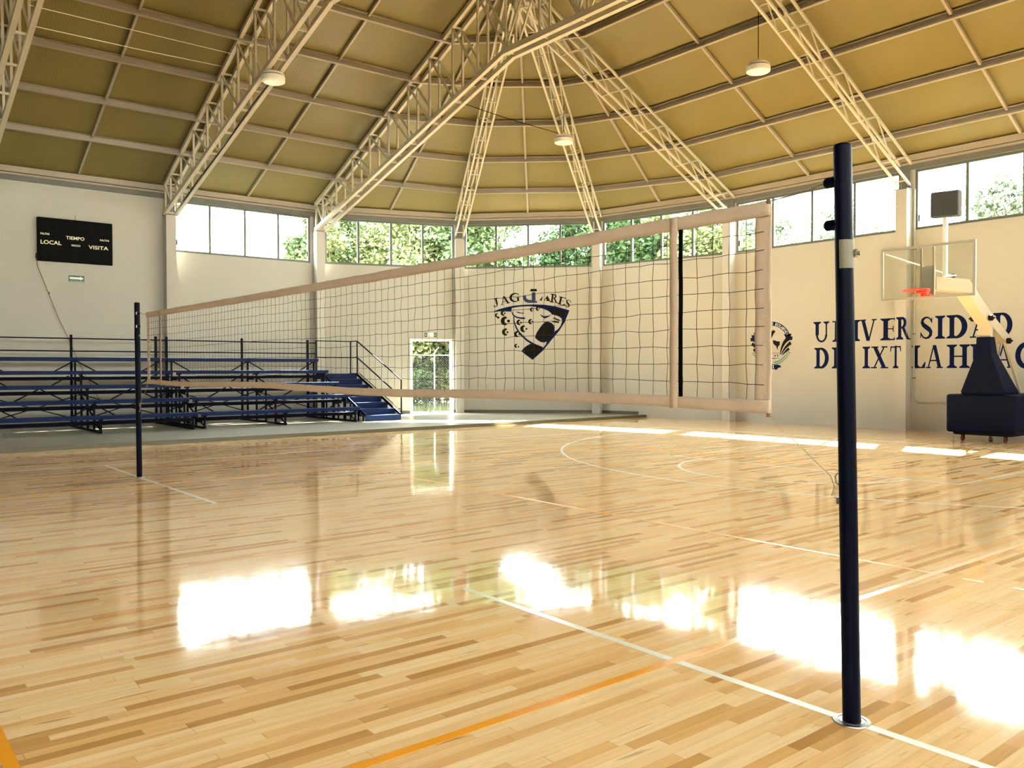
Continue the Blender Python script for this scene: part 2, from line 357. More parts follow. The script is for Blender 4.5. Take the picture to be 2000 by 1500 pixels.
# ---- walls: every segment is (name, A, B, list of window openings along it (s0, s1), door (s0, s1, height) or None)
def seglen(A, B): return (Vector(B) - Vector(A)).length
class Seg:
    def __init__(s, A, B):
        s.A = Vector((*A, 0)); s.B = Vector((*B, 0)); s.L = (s.B - s.A).length; s.d = (s.B - s.A)/s.L
        n = Vector((-s.d.y, s.d.x, 0)); mid = (s.A + s.B)/2
        s.n = n if n.dot(mid) > 0 else -n                      # points outwards
    def p(s, t, off, z): return s.A + s.d*t + s.n*off + Vector((0, 0, z))
    def slab(s, mb, t0, t1, o0, o1, z0, z1):
        mb.prism([s.p(t0, o0, z0), s.p(t1, o0, z0), s.p(t1, o1, z0), s.p(t0, o1, z0)], (0, 0, z1-z0)); return mb
WT = 0.18
win_no = [0]
def wall(name, A, B, wins=(), door=None, mark=None):
    s = Seg(A, B); mb = MB(); e = 0.0
    if door:
        d0, d1, dh = door
        s.slab(mb, 0, d0, 0, WT, 0, SILL); s.slab(mb, d1, s.L, 0, WT, 0, SILL); s.slab(mb, d0, d1, 0, WT, dh, SILL)
    else: s.slab(mb, 0, s.L, 0, WT, 0, SILL)
    t = 0.0
    for (a, b) in wins:
        if a > t + 0.01: s.slab(mb, t, a, 0, WT, SILL, HEAD)
        t = b
    if t < s.L - 0.01: s.slab(mb, t, s.L, 0, WT, SILL, HEAD)
    s.slab(mb, 0, s.L, 0, WT, HEAD, EAVE + 0.02)
    struct(name, mb, M['wall'])
    for (a, b) in wins:
        win_no[0] += 1
        f = MB(); fw = 0.065
        s.slab(f, a, b, 0.02, 0.10, SILL, SILL+fw); s.slab(f, a, b, 0.02, 0.10, HEAD-fw, HEAD)
        s.slab(f, a, a+fw, 0.02, 0.10, SILL+fw, HEAD-fw); s.slab(f, b-fw, b, 0.02, 0.10, SILL+fw, HEAD-fw)
        fo = struct('window_%d' % win_no[0], f, M['alu'])
        n = 4 if b-a > 3.5 else max(2, round((b-a)/1.1))
        for k in range(1, n):
            c = a + (b-a)*k/n
            q = MB(); s.slab(q, c-0.034, c+0.034, 0.02, 0.10, SILL+fw, HEAD-fw); q.build('mullion', M['alu'], fo)
        q = MB(); s.slab(q, a+fw, b-fw, 0.055, 0.061, SILL+fw, HEAD-fw); q.build('glass_pane', M['glass'], fo)
        if b - a > 3.5:
            for c in (a+fw+0.02, b-fw-0.05):
                q = MB(); s.slab(q, c, c+0.03, -0.005, 0.02, SILL+0.2, SILL+0.36); q.build('window_latch', M['rubber'], fo)
    return s
def mir(P, sx, sy): return (P[0]*sx, P[1]*sy)
# left wall (y = 17.75): scoreboard part blind, one window bay beside the round corner
sL = wall('wall_left', (-8.75, YL), (8.75, YL), [(13.04, 17.32)])
wall('wall_right', (-8.75, -YL), (8.75, -YL), [(0.15, 4.0), (4.3, 8.0), (8.3, 12.75), (13.04, 17.32)])
sE = wall('wall_end', (XE, 8.05), (XE, -8.05), [(0.16, 5.11), (5.47, 10.40), (10.72, 15.9)])
wall('wall_back', (-XE, 8.05), (-XE, -8.05))
LB = seglen(V1, V2); LC = seglen(V2, V3); LD = seglen(V3, V4)
DOOR = (0.650*LB, 0.945*LB, 2.55)
for sx in (1, -1):
    for sy in (1, -1):
        q = 'left' if sy > 0 else 'right'; e_ = '' if sx > 0 else '_back'
        a = wall('wall_corner_%s%s' % (q, e_) + '_a', mir(V1, sx, sy), mir(V2, sx, sy), [] if (sx, sy) == (-1, 1) else [(0.30, LB-0.18)], DOOR if (sx, sy) == (1, 1) else None)
        b = wall('wall_corner_%s%s' % (q, e_) + '_b', mir(V2, sx, sy), mir(V3, sx, sy), [] if (sx, sy) == (-1, 1) else [(0.18, LC-0.18)])
        c = wall('wall_corner_%s%s' % (q, e_) + '_c', mir(V3, sx, sy), mir(V4, sx, sy), [] if (sx, sy) == (-1, 1) else [(0.18, LD-0.20)])
        if (sx, sy) == (1, 1): sB, sC, sD = a, b, c
# granite skirting along the platform, on the three facets
k = 0
for s, t0, t1 in ((sB, 0.3, DOOR[0]-0.06), (sB, DOOR[1]+0.06, sB.L-0.1), (sC, 0.12, sC.L-0.12), (sD, 0.12, 1.55)):
    k += 1; q = MB(); s.slab(q, t0, t1, -0.018, 0.0, PLAT, PLAT+0.10); struct('baseboard_%d' % k, q, M['granite'])
# white door frame with threshold
q = MB(); d0, d1, dh = DOOR
sB.slab(q, d0-0.05, d0+0.04, -0.03, WT, PLAT, dh+0.05); sB.slab(q, d1-0.04, d1+0.05, -0.03, WT, PLAT, dh+0.05); sB.slab(q, d0+0.04, d1-0.04, -0.03, WT, dh-0.02, dh+0.05)
door1 = struct('door_1', q, M['doorframe'])
q = MB(); sB.slab(q, d0+0.04, d1-0.04, 0.0, WT, 0.0, PLAT+0.01); tag(q.build('threshold', M['terrazzo'], door1))

# ---- pillars with the short steel plates that carry the trusses
def pillar(P, ang):
    """P: point on the wall line, ang: direction into the hall"""
    c, s_ = math.cos(ang), math.sin(ang); r = lambda u, v, z: (P[0]+u*c-v*s_, P[1]+u*s_+v*c, z)
    q = MB(); q.prism([r(-0.02, -0.14, 0), r(0.28, -0.14, 0), r(0.28, 0.14, 0), r(-0.02, 0.14, 0)], (0, 0, 6.0))
    o = struct('pillar', q, M['pillar'])
    q = MB(); q.prism([r(0.02, -0.11, 6.0), r(0.06, -0.11, 6.0), r(0.06, 0.11, 6.0), r(0.02, 0.11, 6.0)], (0, 0, 0.84))
    q.prism([r(0.0, -0.17, 6.0), r(0.32, -0.17, 6.0), r(0.32, 0.17, 6.0), r(0.0, 0.17, 6.0)], (0, 0, 0.015))
    tag(q.build('steel_plate', M['greysteel'], o), 'grey steel end plate')
    return o
ang_v = {2: math.radians(180+57), 3: math.radians(180+28)}
for x in (8.8, 4.15, -0.6, -4.9, -8.8):
    pillar((x, YL), -PI/2); pillar((x, -YL), PI/2)
for y in (8.05, 2.79, -2.5, -8.05):
    pillar((XE, y), PI); pillar((-XE, y), 0)
for sx in (1, -1):
    for sy in (1, -1):
        for V, kk in ((V2, 2), (V3, 3)):
            a = ang_v[kk]; pillar(mir(V, sx, sy), math.atan2(sy*math.sin(a), sx*math.cos(a)))

# ---- eave: dark channel over the windows and a box beam under the roof sheet
k = 0
ring = [(-8.75, YL), V1, V2, V3, V4, (XE, -8.05)]
for A, B in zip(ring[:-1], ring[1:]):
    k += 1; s = Seg(A, B); q = MB(); s.slab(q, 0, s.L, -0.05, 0.0, HEAD+0.0, HEAD+0.13); o = struct('trim_%d' % k, q, M['greysteel'])
    q = MB(); s.slab(q, -0.02, s.L+0.02, -0.10, 0.0, HEAD+0.13, HEAD+0.18); s.slab(q, 0, s.L, -0.13, 0.0, HEAD+0.20, EAVE-0.0)
    q.build('eave_beam', M['purlin'], o)

# ---- roof: four slopes and four fans round a shallow top
def rp(P, f, dz=0.0):
    """point on the roof, P on the wall line, f = 0 eave .. 1 top edge"""
    x, y = P; sx = 1 if x >= 0 else -1; sy = 1 if y >= 0 else -1
    tx = max(-CX, min(CX, x)) if abs(abs(y)-YL) < 1e-6 and abs(x) < CX else sx*CX
    ty = max(-CY, min(CY, y)) if abs(abs(x)-XE) < 1e-6 and abs(y) < CY else sy*CY
    if abs(abs(y)-YL) < 1e-6: tx = x if abs(x) < 8.7 else sx*CX
    return Vector((x+(tx-x)*f, y+(ty-y)*f, EAVE+(CZ-EAVE)*f+dz))
q = MB()
def face(mi, *P):
    q.cur = mi; up = Vector((0, 0, 0.06))
    q.prism(list(P), up)
for sy in (1, -1):
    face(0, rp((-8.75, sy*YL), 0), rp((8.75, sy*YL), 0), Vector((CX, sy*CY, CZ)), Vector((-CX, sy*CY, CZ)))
for sx in (1, -1):
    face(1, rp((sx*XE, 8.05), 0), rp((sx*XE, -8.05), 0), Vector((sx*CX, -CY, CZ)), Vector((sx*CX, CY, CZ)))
    for sy in (1, -1):
        T = Vector((sx*CX, sy*CY, CZ))
        for A, B in ((V1, V2), (V2, V3), (V3, V4)):
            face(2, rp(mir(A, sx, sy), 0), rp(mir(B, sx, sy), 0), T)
TOP = Vector((0, 0, 11.5))
cs = [Vector((CX, CY, CZ)), Vector((-CX, CY, CZ)), Vector((-CX, -CY, CZ)), Vector((CX, -CY, CZ))]
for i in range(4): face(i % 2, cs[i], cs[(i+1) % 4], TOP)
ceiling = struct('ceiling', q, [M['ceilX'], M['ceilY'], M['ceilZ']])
# purlins (rings) and ribs: children of the ceiling
FR = {'L0': (.165, .305, .447, .59, .735, .88), 'V1': (.16, .305, .45, .595, .74, .885), 'V2': (.14, .295, .455, .61, .765, .90),
      'V3': (.13, .285, .445, .60, .76, .90), 'V4': (.10, .26, .42, .575, .735, .89), 'E0': (.10, .26, .42, .575, .735, .89)}
def purlin(p, q_):
    mb = MB(); p = Vector(p); q_ = Vector(q_)
    d = (q_-p).normalized(); n = Vector((-d.y, d.x, 0)).normalized()
    if n.dot((p+q_)/2) > 0: n = -n                         # open side towards the middle of the hall
    for o_, dz, wd, ht in ((0.0, -0.085, 0.010, 0.16), (0.045, -0.160, 0.095, 0.010), (0.045, -0.010, 0.095, 0.010), (0.090, -0.145, 0.006, 0.022)):
        mb.beam(p+n*o_+Vector((0, 0, dz)), q_+n*o_+Vector((0, 0, dz)), wd, ht)
    mb.build('purlin', M['purlin'], ceiling)
bays = [((-0.6, YL), (4.15, YL), 'L0', 'L0'), ((4.15, YL), (8.75, YL), 'L0', 'V1'), ((-4.9, YL), (-0.6, YL), 'L0', 'L0'),
        (V1, V2, 'V1', 'V2'), (V2, V3, 'V2', 'V3'), (V3, V4, 'V3', 'V4'),
        (V4, (XE, 2.79), 'V4', 'E0'), ((XE, 2.79), (XE, -2.5), 'E0', 'E0'), ((XE, -2.5), (XE, -8.05), 'E0', 'E0')]
for A, B, fa, fb in bays:
    for a_, b_ in zip(FR[fa], FR[fb]): purlin(rp(A, a_), rp(B, b_))
    mid = ((A[0]+B[0])/2, (A[1]+B[1])/2); ea, eb = rp(A, 1), rp(B, 1); em = (ea+eb)/2; e0 = Vector((*mid, EAVE))
    fs = [0.012] + [(x+y)/2 for x, y in zip(FR[fa], FR[fb])]
    for f0, f1 in zip(fs[:-1], fs[1:]):
        p, r_ = lerp(e0, em, f0+0.006), lerp(e0, em, f1-0.006)
        mb = MB(); mb.beam(p+Vector((0, 0, -0.07)), r_+Vector((0, 0, -0.07)), 0.055, 0.075); mb.build('roof_rib', M['purlin'], ceiling)

# ---- trusses
def strut(parent, name, a, b, r, m='steel'): q = MB(); q.beam(a, b, r, r); return q.build(name, M[m], parent)
def long_truss(x, label):
    """box truss across the hall: shallow at the walls, level lower chord in the middle"""
    t = thing('roof_truss', (x, YL-0.3, 6.0), label, 'roof truss', 'deep box trusses spanning from the left wall')
    hw = 0.15
    def zb(y): y = abs(y); return 8.86 if y < 7.75 else 8.86 - (y-7.75)*(8.86-6.08)/(17.4-7.75)
    def zt(y): y = abs(y); return (CZ-0.10+0.06*(1-y/CY)) if y < CY else EAVE-0.10+(YL-y)*(CZ-EAVE)/(YL-CY)
    for s in (-1, 1):
        xx = x+s*hw
        q = MB()
        for a, b in ((17.52, 7.75), (7.80, -7.80), (-7.75, -17.52)): q.beam((xx, a, zb(a)), (xx, b, zb(b)), 0.12 if abs(a) < 8 and abs(b) < 8 else 0.10, 0.13 if abs(a) < 8 and abs(b) < 8 else 0.11)
        q.build('lower_chord', M['steel'], t)
        q = MB()
        for a, b in ((17.52, CY), (CY, 0), (0, -CY), (-CY, -17.52)): q.beam((xx, a, zt(a)), (xx, b, zt(b)), 0.09, 0.10)
        q.build('upper_chord', M['steel'], t)
    ys = [17.47, 17.0] + [16.1 - 1.04*k for k in range(8)] + [7.75]
    y = 7.75
    while y > -6.5: y -= 1.19; ys.append(y)
    ys += [-8.76 - 1.04*k for k in range(9)]
    for i, y in enumerate(ys):
        big = y > -9
        for s in (-1, 1):
            xx = x+s*hw
            strut(t, 'vertical_post', (xx, y, zb(y)+0.05), (xx, y, zt(y)-0.05), 0.05)
            if i+1 < len(ys):
                y2 = ys[i+1]
                if y > 7.75: strut(t, 'diagonal_brace', (xx, y, zt(y)-0.05), (xx, y2, zb(y2)+0.05), 0.042)
                elif i % 2: strut(t, 'diagonal_brace', (xx, y, zt(y)-0.05), (xx, y2, zb(y2)+0.05), 0.042)
                else: strut(t, 'diagonal_brace', (xx, y, zb(y)+0.05), (xx, y2, zt(y2)-0.05), 0.042)
        strut(t, 'cross_tie', (x-hw+0.05, y, zb(y)), (x+hw-0.05, y, zb(y)), 0.05)
        strut(t, 'cross_tie', (x-hw+0.05, y, zt(y)), (x+hw-0.05, y, zt(y)), 0.04)
    return t
long_truss(8.8, 'cream box truss whose lower edge bends level overhead, top middle of the photo')
long_truss(4.15, 'cream steel box truss landing on the pillar right of the scoreboard')
long_truss(-0.6, 'cream steel box truss cut by the left edge of the photo')
def fan_truss(P, T, label, group='slender trusses over the round corner and the end wall'):
    P = Vector((*P, 0)); T = Vector((*T, 0)); d = (T-P); L = d.length; d /= L; n = Vector((-d.y, d.x, 0))
    t = thing('slender_truss', (P.x, P.y, 6.0), label, 'roof truss', group); hw = 0.14
    z0t, z1t = EAVE-0.22, CZ-0.22; z0b, z1b = 6.06, CZ-0.92
    at = lambda f, s, top: P + d*(L*f) + n*(s*hw) + Vector((0, 0, (z0t+(z1t-z0t)*f) if top else (z0b+(z1b-z0b)*f)))
    f0 = 0.28/L
    for s in (-1, 1):
        for top in (0, 1):
            q = MB(); q.beam(at(0.02/L if top else f0*0.4, s, top), at(0.985, s, top), 0.05, 0.05); q.build('upper_chord' if top else 'lower_chord', M['steel'], t)
    N = int(L/0.74); fs = [f0 + (0.97-f0)*k/N for k in range(N+1)]
    for i, f in enumerate(fs):
        for s in (-1, 1):
            if i < N:
                a, b = (at(f, s, 1), at(fs[i+1], s, 0)) if i % 2 == 0 else (at(f, s, 0), at(fs[i+1], s, 1))
                q = MB(); q.beam(a, b, 0.026, 0.026); q.build('diagonal_brace', M['steel'], t)
        top = (i % 2 == 0)
        q = MB(); q.beam(at(f, -1, top), at(f, 1, top), 0.03, 0.03); q.build('cross_tie', M['steel'], t)
        q = MB(); q.beam(at(f, -1, not top), at(f, 1, not top), 0.03, 0.03); q.build('cross_tie', M['steel'], t)
    return t
fan_truss((13.24, 16.05), (CX+0.1, CY+0.1), 'slender lattice truss above the pillar beside the door')
fan_truss((16.50, 12.70), (CX+0.1, CY), 'slender lattice truss right behind the small middle lamp')
fan_truss((17.50, 8.05), (CX+0.1, 8.05), 'slender lattice truss landing behind the near end of the net top band')
fan_truss((17.50, 2.79), (CX+0.05, 2.79), 'slender lattice truss above the basketball stand')
fan_truss((17.50, -2.5), (CX+0.05, -2.5), 'slender lattice truss over the end wall beyond the right edge of the photo')

# ================================================================ VOLLEYBALL POSTS AND NET
def volley_post(y, s, top_shift, label, plate=True):
    """s: +1 when the net lies towards +y"""
    t = thing('volleyball_post', (0, y, 0), label, 'post', 'volleyball posts')
    q = MB(); sh = top_shift
    q.tube([(0, y, 0.0), (0, y+sh, 2.535)], 0.0385, 28)
    q.lathe([(0.0385, 0), (0.036, 0.010), (0.028, 0.014)], (0, y+sh, 2.532), 28); q.build('pole', M['navy'], t, smooth=False)
    c = lambda z: y + sh*z/2.55
    for z in (2.385, 2.195):
        q = MB(); q.lathe([(0.025, 0.0), (0.023, 0.030*s), (0.024, 0.034*s), (0.023, 0.046*s), (0.017, 0.053*s)], (0, c(z)+s*0.034, z), 20, 'Y')
        q.build('cable_peg', M['navy'], t)
    if not plate:
        for z in (2.385, 2.195):
            q = MB(); q.lathe([(0.018, -0.008), (0.020, 0.008)], (-0.02, c(z)+s*0.05, z), 12, 'X'); q.build('pulley_wheel', M['white'], t)
    q = MB()                                                     # curved clamp plate with a bolt
    A = [-3.15 + 1.95*k/10 for k in range(11)]
    def ring(r, z): return [(r*math.cos(a), c(z)+r*math.sin(a), z) for a in A]
    vs_ = ring(0.0395, 1.995)+ring(0.0395, 2.12)+ring(0.042, 1.995)+ring(0.042, 2.12); n = 11; F = []
    for i in range(10):
        F += [(i, i+1, n+i+1, n+i), (2*n+i, 3*n+i, 3*n+i+1, 2*n+i+1), (i, 2*n+i, 2*n+i+1, i+1), (n+i, n+i+1, 3*n+i+1, 3*n+i)]
    F += [(0, n, 3*n, 2*n), (n-1, 3*n-1, 4*n-1, 2*n-1)]
    q.add(vs_, F); pn = q.build('clamp_plate', M['galv'] if plate else M['navy'], t)
    q = MB(); a = -1.3; dx, dy = math.cos(a), math.sin(a)
    q.tube([(0.036*dx, c(2.06)+0.036*dy, 2.06), (0.068*dx, c(2.06)+0.068*dy, 2.06)], 0.009, 10)
    q.tube([(0.050*dx, c(2.06)+0.050*dy, 2.045), (0.050*dx, c(2.06)+0.050*dy, 2.078)], 0.008, 8)
    q.build('wing_bolt', M['galv'], pn)
    q = MB(); q.tube([(0, c(1.08)+s*0.036, 1.075), (0, c(1.08)+s*0.048, 1.09), (0, c(1.08)+s*0.060, 1.075), (0, c(1.08)+s*0.055, 1.045), (0, c(1.05)+s*0.036, 1.035)], 0.004, 8)
    q.build('rope_hook', M['chrome'], t)
    q = MB(); q.tube([(0, c(0.97)+s*0.034, 0.965), (0, c(0.97)+s*0.050, 0.965)], 0.007, 8); q.tube([(0, c(0.97)+s*0.050, 0.952), (0, c(0.97)+s*0.050, 0.980)], 0.006, 8)
    q.build('rope_cleat', M['galv'], t)
    q = MB(); q.lathe([(0.0395, 0.0), (0.0395, 0.006), (0.054, 0.006), (0.0545, 0.0035), (0.060, 0.0035), (0.0605, 0.006), (0.078, 0.0045), (0.080, 0.0)], (0, y, 0.0), 40)
    q.build('floor_collar', M['chrome'], t)
    return t
volley_post(-5.5, 1, 0.055, 'tall navy volleyball post in the foreground, right of the net')
volley_post(5.51, -1, 0.035, 'navy volleyball post standing far off in front of the bleachers', False)

net = thing('volleyball_net', (0, 0, 1.34), 'wide volleyball net of black cord with beige canvas bands, stretched between the two posts', 'net')
Y0, Y1 = -5.075, 5.08; NT, NBt = 2.352, 1.345
topz = lambda y: NT + 0.012*math.cos(PI*y/10.2)*-1 + (y+5.07)/10.15*0.018 + 0.006
botz = lambda y: NBt + (y+5.07)/10.15*0.02 + 0.012*math.sin(y*1.3)
def cloth(name, fn, ny, nz, th=0.006, m='band', parent=net, label=None):
    """a double-faced strip: fn(i/ny, j/nz) -> (y, z, x offset)"""
    V = []; F = []
    for side in (-1, 1):
        for i in range(ny+1):
            for j in range(nz+1):
                y, z, x = fn(i/ny, j/nz); V.append((x+side*th/2, y, z))
    n = (ny+1)*(nz+1); I = lambda i, j: i*(nz+1)+j
    for i in range(ny):
        for j in range(nz):
            F.append((I(i, j), I(i+1, j), I(i+1, j+1), I(i, j+1))); F.append((n+I(i, j), n+I(i, j+1), n+I(i+1, j+1), n+I(i+1, j)))
    for i in range(ny):
        for j in (0, nz): F.append((I(i, j), I(i+1, j), n+I(i+1, j), n+I(i, j)))
    for j in range(nz):
        for i in (0, ny): F.append((I(i, j), I(i, j+1), n+I(i, j+1), n+I(i, j)))
    q = MB(); q.add(V, F); return tag(q.build(name, M[m], parent, smooth=True), label)
rn = random.Random(3)
wob = [rn.uniform(-1, 1) for _ in range(400)]
def wv(t, k=0): i = int(t) % 390; f = t-int(t); f = f*f*(3-2*f); return wob[i+k % 7]*(1-f)+wob[i+1+k % 7]*f
cloth('top_band', lambda u, v: (Y0+(Y1-Y0)*u, topz(Y0+(Y1-Y0)*u) - 0.072*v + 0.0025*wv(u*90+3, 1), 0.004*math.sin(v*PI)*wv(u*60, 2)), 260, 3, 0.012)
cloth('bottom_band', lambda u, v: (Y0+(Y1-Y0)*u, botz(Y0+(Y1-Y0)*u) + 0.062*v + 0.002*wv(u*80+9, 3), 0.005*wv(u*50, 4)), 260, 3, 0.010)
for y0, y1 in ((Y0, Y0+0.085), (Y1-0.085, Y1)):
    cloth('side_band', lambda u, v, y0=y0, y1=y1: (y0+(y1-y0)*u + 0.003*wv(v*14, 2), botz(y0)+(topz(y0)-botz(y0)-0.006)*v, 0.013+0.004*math.sin(u*PI*2)), 6, 40, 0.012)
for yb in (-4.50, 4.40):
    cloth('white_side_marker', lambda u, v, yb=yb: (yb-0.022+0.050*u+0.002*wv(v*12), botz(yb)-0.004+(topz(yb)-botz(yb)+0.004)*v, -0.010), 2, 30, 0.004, 'band', label='pale vertical marker strip')
cloth('black_strap', lambda u, v: (-4.553+0.024*u+0.0015*wv(v*9), botz(-4.5)+0.06+(topz(-4.5)-botz(-4.5)-0.13)*v, -0.006), 2, 26, 0.006, 'blackstrap')
cloth('black_strap', lambda u, v: (4.432+0.024*u, botz(4.5)+0.06+(topz(4.5)-botz(4.5)-0.13)*v, -0.006), 2, 12, 0.006, 'blackstrap')
q = MB(); NY = 101; ys = [Y0+0.03 + (Y1-Y0-0.06)*i/NY for i in range(NY+1)]; nz_ = 10
def node(i, j):
    y = ys[i]; zt, zb = topz(y)-0.055, botz(y)+0.05
    return Vector((0.004*wv(i*1.7+j*3.1), y + (0.006*wv(i*0.9+j*1.7+5) if 0 < j < nz_ else 0), zt+(zb-zt)*j/nz_ + 0.006*wv(i*1.3+j*2.9+11)))
for i in range(1, NY):
    for j in range(nz_): q.tube([node(i, j), node(i, j+1)], 0.0015, 4, cap=False)
for j in range(1, nz_):
    for i in range(NY): q.tube([node(i, j), node(i+1, j)], 0.0015, 4, cap=False)
q.build('cord_mesh', M['cord'], net)
for s, yp, sh in ((-1, -5.5, 0.055), (1, 5.51, -0.035)):
    ye = s*5.075; c = yp+sh*0.93
    q = MB(); q.tube([(0.0, ye, 2.352), (0.0, (ye+c)/2, 2.366), (0.0, c-s*0.06, 2.395)], 0.0034, 6); q.build('steel_cable', M['galv'], net)
    q = MB(); q.tube([(0, ye, botz(ye)), (0, ye+s*0.10, 1.25), (0, c-s*0.055, 1.075)], 0.0024, 6); q.build('tie_rope', M['rope'], net)
    q = MB(); q.tube([(0, c-s*0.055, 1.075), (0.002, c-s*0.045, 1.05), (0.0, c-s*0.035, 1.03), (0.0, c-s*0.05, 0.985)], 0.003, 6); q.build('rope_knot', M['rope'], net)
    q = MB(); q.lathe([(0.010, 0), (0.010, 0.022)], (0, ye-s*0.006, 2.340), 10); q.lathe([(0.010, 0), (0.010, 0.018)], (0, ye-s*0.004, 1.325), 10); q.build('end_toggle', M['brown'], net)

# ================================================================ BLEACHERS
SZ = [0.50, 0.85, 1.20, 1.55, 1.90]; SY = [13.90, 14.55, 15.20, 15.86, 16.52]
def bleacher(x0, x1, frames, label):
    t = thing('bleacher', ((x0+x1)/2, 15.2, PLAT), label, 'bleacher', 'blue five-row bleachers')
    for i in range(5):
        q = MB(); q.bevbox((x0, SY[i], SZ[i]-0.045), (x1, SY[i]+0.27, SZ[i]), 0.008); q.box((x0+0.01, SY[i]+0.004, SZ[i]-0.095), (x1-0.01, SY[i]+0.022, SZ[i]-0.04))
        q.build('seat_plank', M['blue'], t)
        if i:
            z = SZ[i]-0.50; q = MB(); q.bevbox((x0, SY[i]-0.33, z-0.04), (x1, SY[i]-0.04, z), 0.008); q.box((x0+0.01, SY[i]-0.326, z-0.085), (x1-0.01, SY[i]-0.31, z-0.035))
            q.build('foot_plank', M['darkblue'], t)
    q = MB(); q.box((x0, SY[4]+0.24, SZ[4]-0.10), (x1, SY[4]+0.262, SZ[4]-0.02)); q.build('back_plank', M['blue'], t)
    for fx in frames:
        q = MB()
        for i in range(5):
            y = SY[i]+0.10; q.box((fx-0.022, y-0.022, PLAT), (fx+0.022, y+0.022, SZ[i]-0.05))
            q.box((fx-0.02, SY[i]+0.0, SZ[i]-0.12), (fx+0.02, SY[i]+0.30, SZ[i]-0.048))
            if i: q.box((fx-0.02, SY[i]-0.34, SZ[i]-0.62), (fx+0.02, SY[i]+0.12, SZ[i]-0.542))
        q.box((fx-0.025, SY[0]+0.05, PLAT), (fx+0.025, 17.12, PLAT+0.05))
        q.beam((fx, SY[0]+0.1, PLAT+0.05), (fx, SY[4]+0.1, 1.20), 0.03, 0.03)
        q.build('support_frame', M['darkblue'], t)
        q = MB(); q.box((fx-0.028, 17.02, PLAT), (fx+0.028, 17.07, 2.50)); q.build('rail_post', M['darkblue'], t)
    for z in (2.40, 2.07):
        q = MB(); q.tube([(x0-0.02, 17.0, z), (x1+0.12, 17.0, z)], 0.017, 10); q.build('guard_rail', M['darkblue'], t)
    for a, b in zip(frames[:-1], frames[1:]):
        m_ = (a+b)/2
        for fx, s in ((a, 1), (b, -1)):
            for (z, y) in ((1.82, 16.6), (0.74, 14.65)):
                q = MB(); q.beam((fx, y, z), (fx+s*0.62, y, z-0.36), 0.03, 0.03); q.build('knee_brace', M['darkblue'], t)
        for (z, y) in ((1.12, 15.3),):
            for s in (-1, 1):
                q = MB(); q.beam((m_, y, z), (m_+s*0.62, y, z-0.34), 0.03, 0.03); q.build('knee_brace', M['darkblue'], t)
        for s in (-1, 1):
            q = MB(); q.beam((m_-s*0.9, 16.62, 1.42), (m_-s*0.35, 16.62, 1.08), 0.03, 0.03); q.build('knee_brace', M['darkblue'], t)
        q = MB(); q.beam((a, 16.0, 0.3), (b, 16.0, 0.95), 0.025, 0.025); q.beam((a, 16.0, 0.95), (b, 16.0, 0.3), 0.025, 0.025); q.build('cross_brace', M['darkblue'], t)
    return t
bleacher(3.74, 8.24, (3.86, 6.02, 8.12), 'navy five-row bleacher reaching the blue steps, behind the far volleyball post on its right')
bleacher(-0.80, 3.68, (-0.66, 1.44, 3.57), 'navy five-row bleacher under the scoreboard, cut by the left edge of the photo')

st = thing('bleacher_stairs', (8.98, 15.2, PLAT), 'bright blue steel steps with a handrail at the right end of the bleachers', 'stairs')
fr_ = [13.84, 14.17, 14.60, 14.96, 15.36, 15.76, 16.14, 16.49]; SX0, SX1 = 8.36, 9.55
hz = [PLAT + 0.17*(k+1) for k in range(8)]
for k in range(8):
    y1 = fr_[k+1] if k < 7 else 16.95
    q = MB(); q.bevbox((SX0, fr_[k], hz[k]-0.03), (SX1, y1+0.03, hz[k]), 0.006); q.box((SX0+0.005, fr_[k]+0.006, hz[k]-0.17), (SX1-0.005, fr_[k]+0.02, hz[k]-0.02))
    q.build('step' if k < 7 else 'landing', M['blue'], st)
for x in (SX0+0.02, SX1-0.02):
    q = MB(); q.beam((x, 13.86, 0.25), (x, 16.49, 1.42), 0.03, 0.07); q.beam((x, 16.49, 1.42), (x, 16.95, 1.42), 0.03, 0.07); q.build('stringer', M['darkblue'], st)
    for k in range(1, 8, 2):
        q = MB(); q.box((x-0.018, fr_[k]+0.1, PLAT), (x+0.018, fr_[k]+0.135, hz[k]-0.03)); q.build('leg', M['darkblue'], st)
    for k in (0, 2, 4, 6):
        q = MB(); q.box((x-0.018, fr_[k]+0.14, PLAT), (x+0.018, fr_[k]+0.175, hz[k]-0.03)); q.build('leg', M['darkblue'], st)
xr = SX1+0.0
for pth in ([(SX0, 16.95, 2.47), (xr, 16.95, 2.47), (xr, 16.49, 2.47), (xr, 13.84, 1.26)], [(SX0, 16.95, 1.95), (xr, 16.95, 1.95), (xr, 16.49, 1.95), (xr, 14.3, 0.955)]):
    q = MB()
    for a, b in zip(pth[:-1], pth[1:]): q.beam(a, b, 0.03, 0.03)
    q.build('handrail', M['darkblue'], st)
for x, y, z0, z1 in ((SX0, 16.95, PLAT, 2.47), (xr, 16.93, 1.40, 2.47), (xr, 16.49, 1.40, 2.47), (xr, 13.84, 0.25, 1.26)):
    q = MB(); q.box((x-0.015, y-0.015, z0), (x+0.015, y+0.015, z1)); q.build('rail_post', M['darkblue'], st)
q = MB(); q.beam((xr, 13.98, 0.42), (xr, 13.86, 0.40), 0.02, 0.02); q.beam((xr, 16.36, 1.45), (xr, 14.1, 0.46), 0.018, 0.02); q.build('edge_strip', M['darkblue'], st)

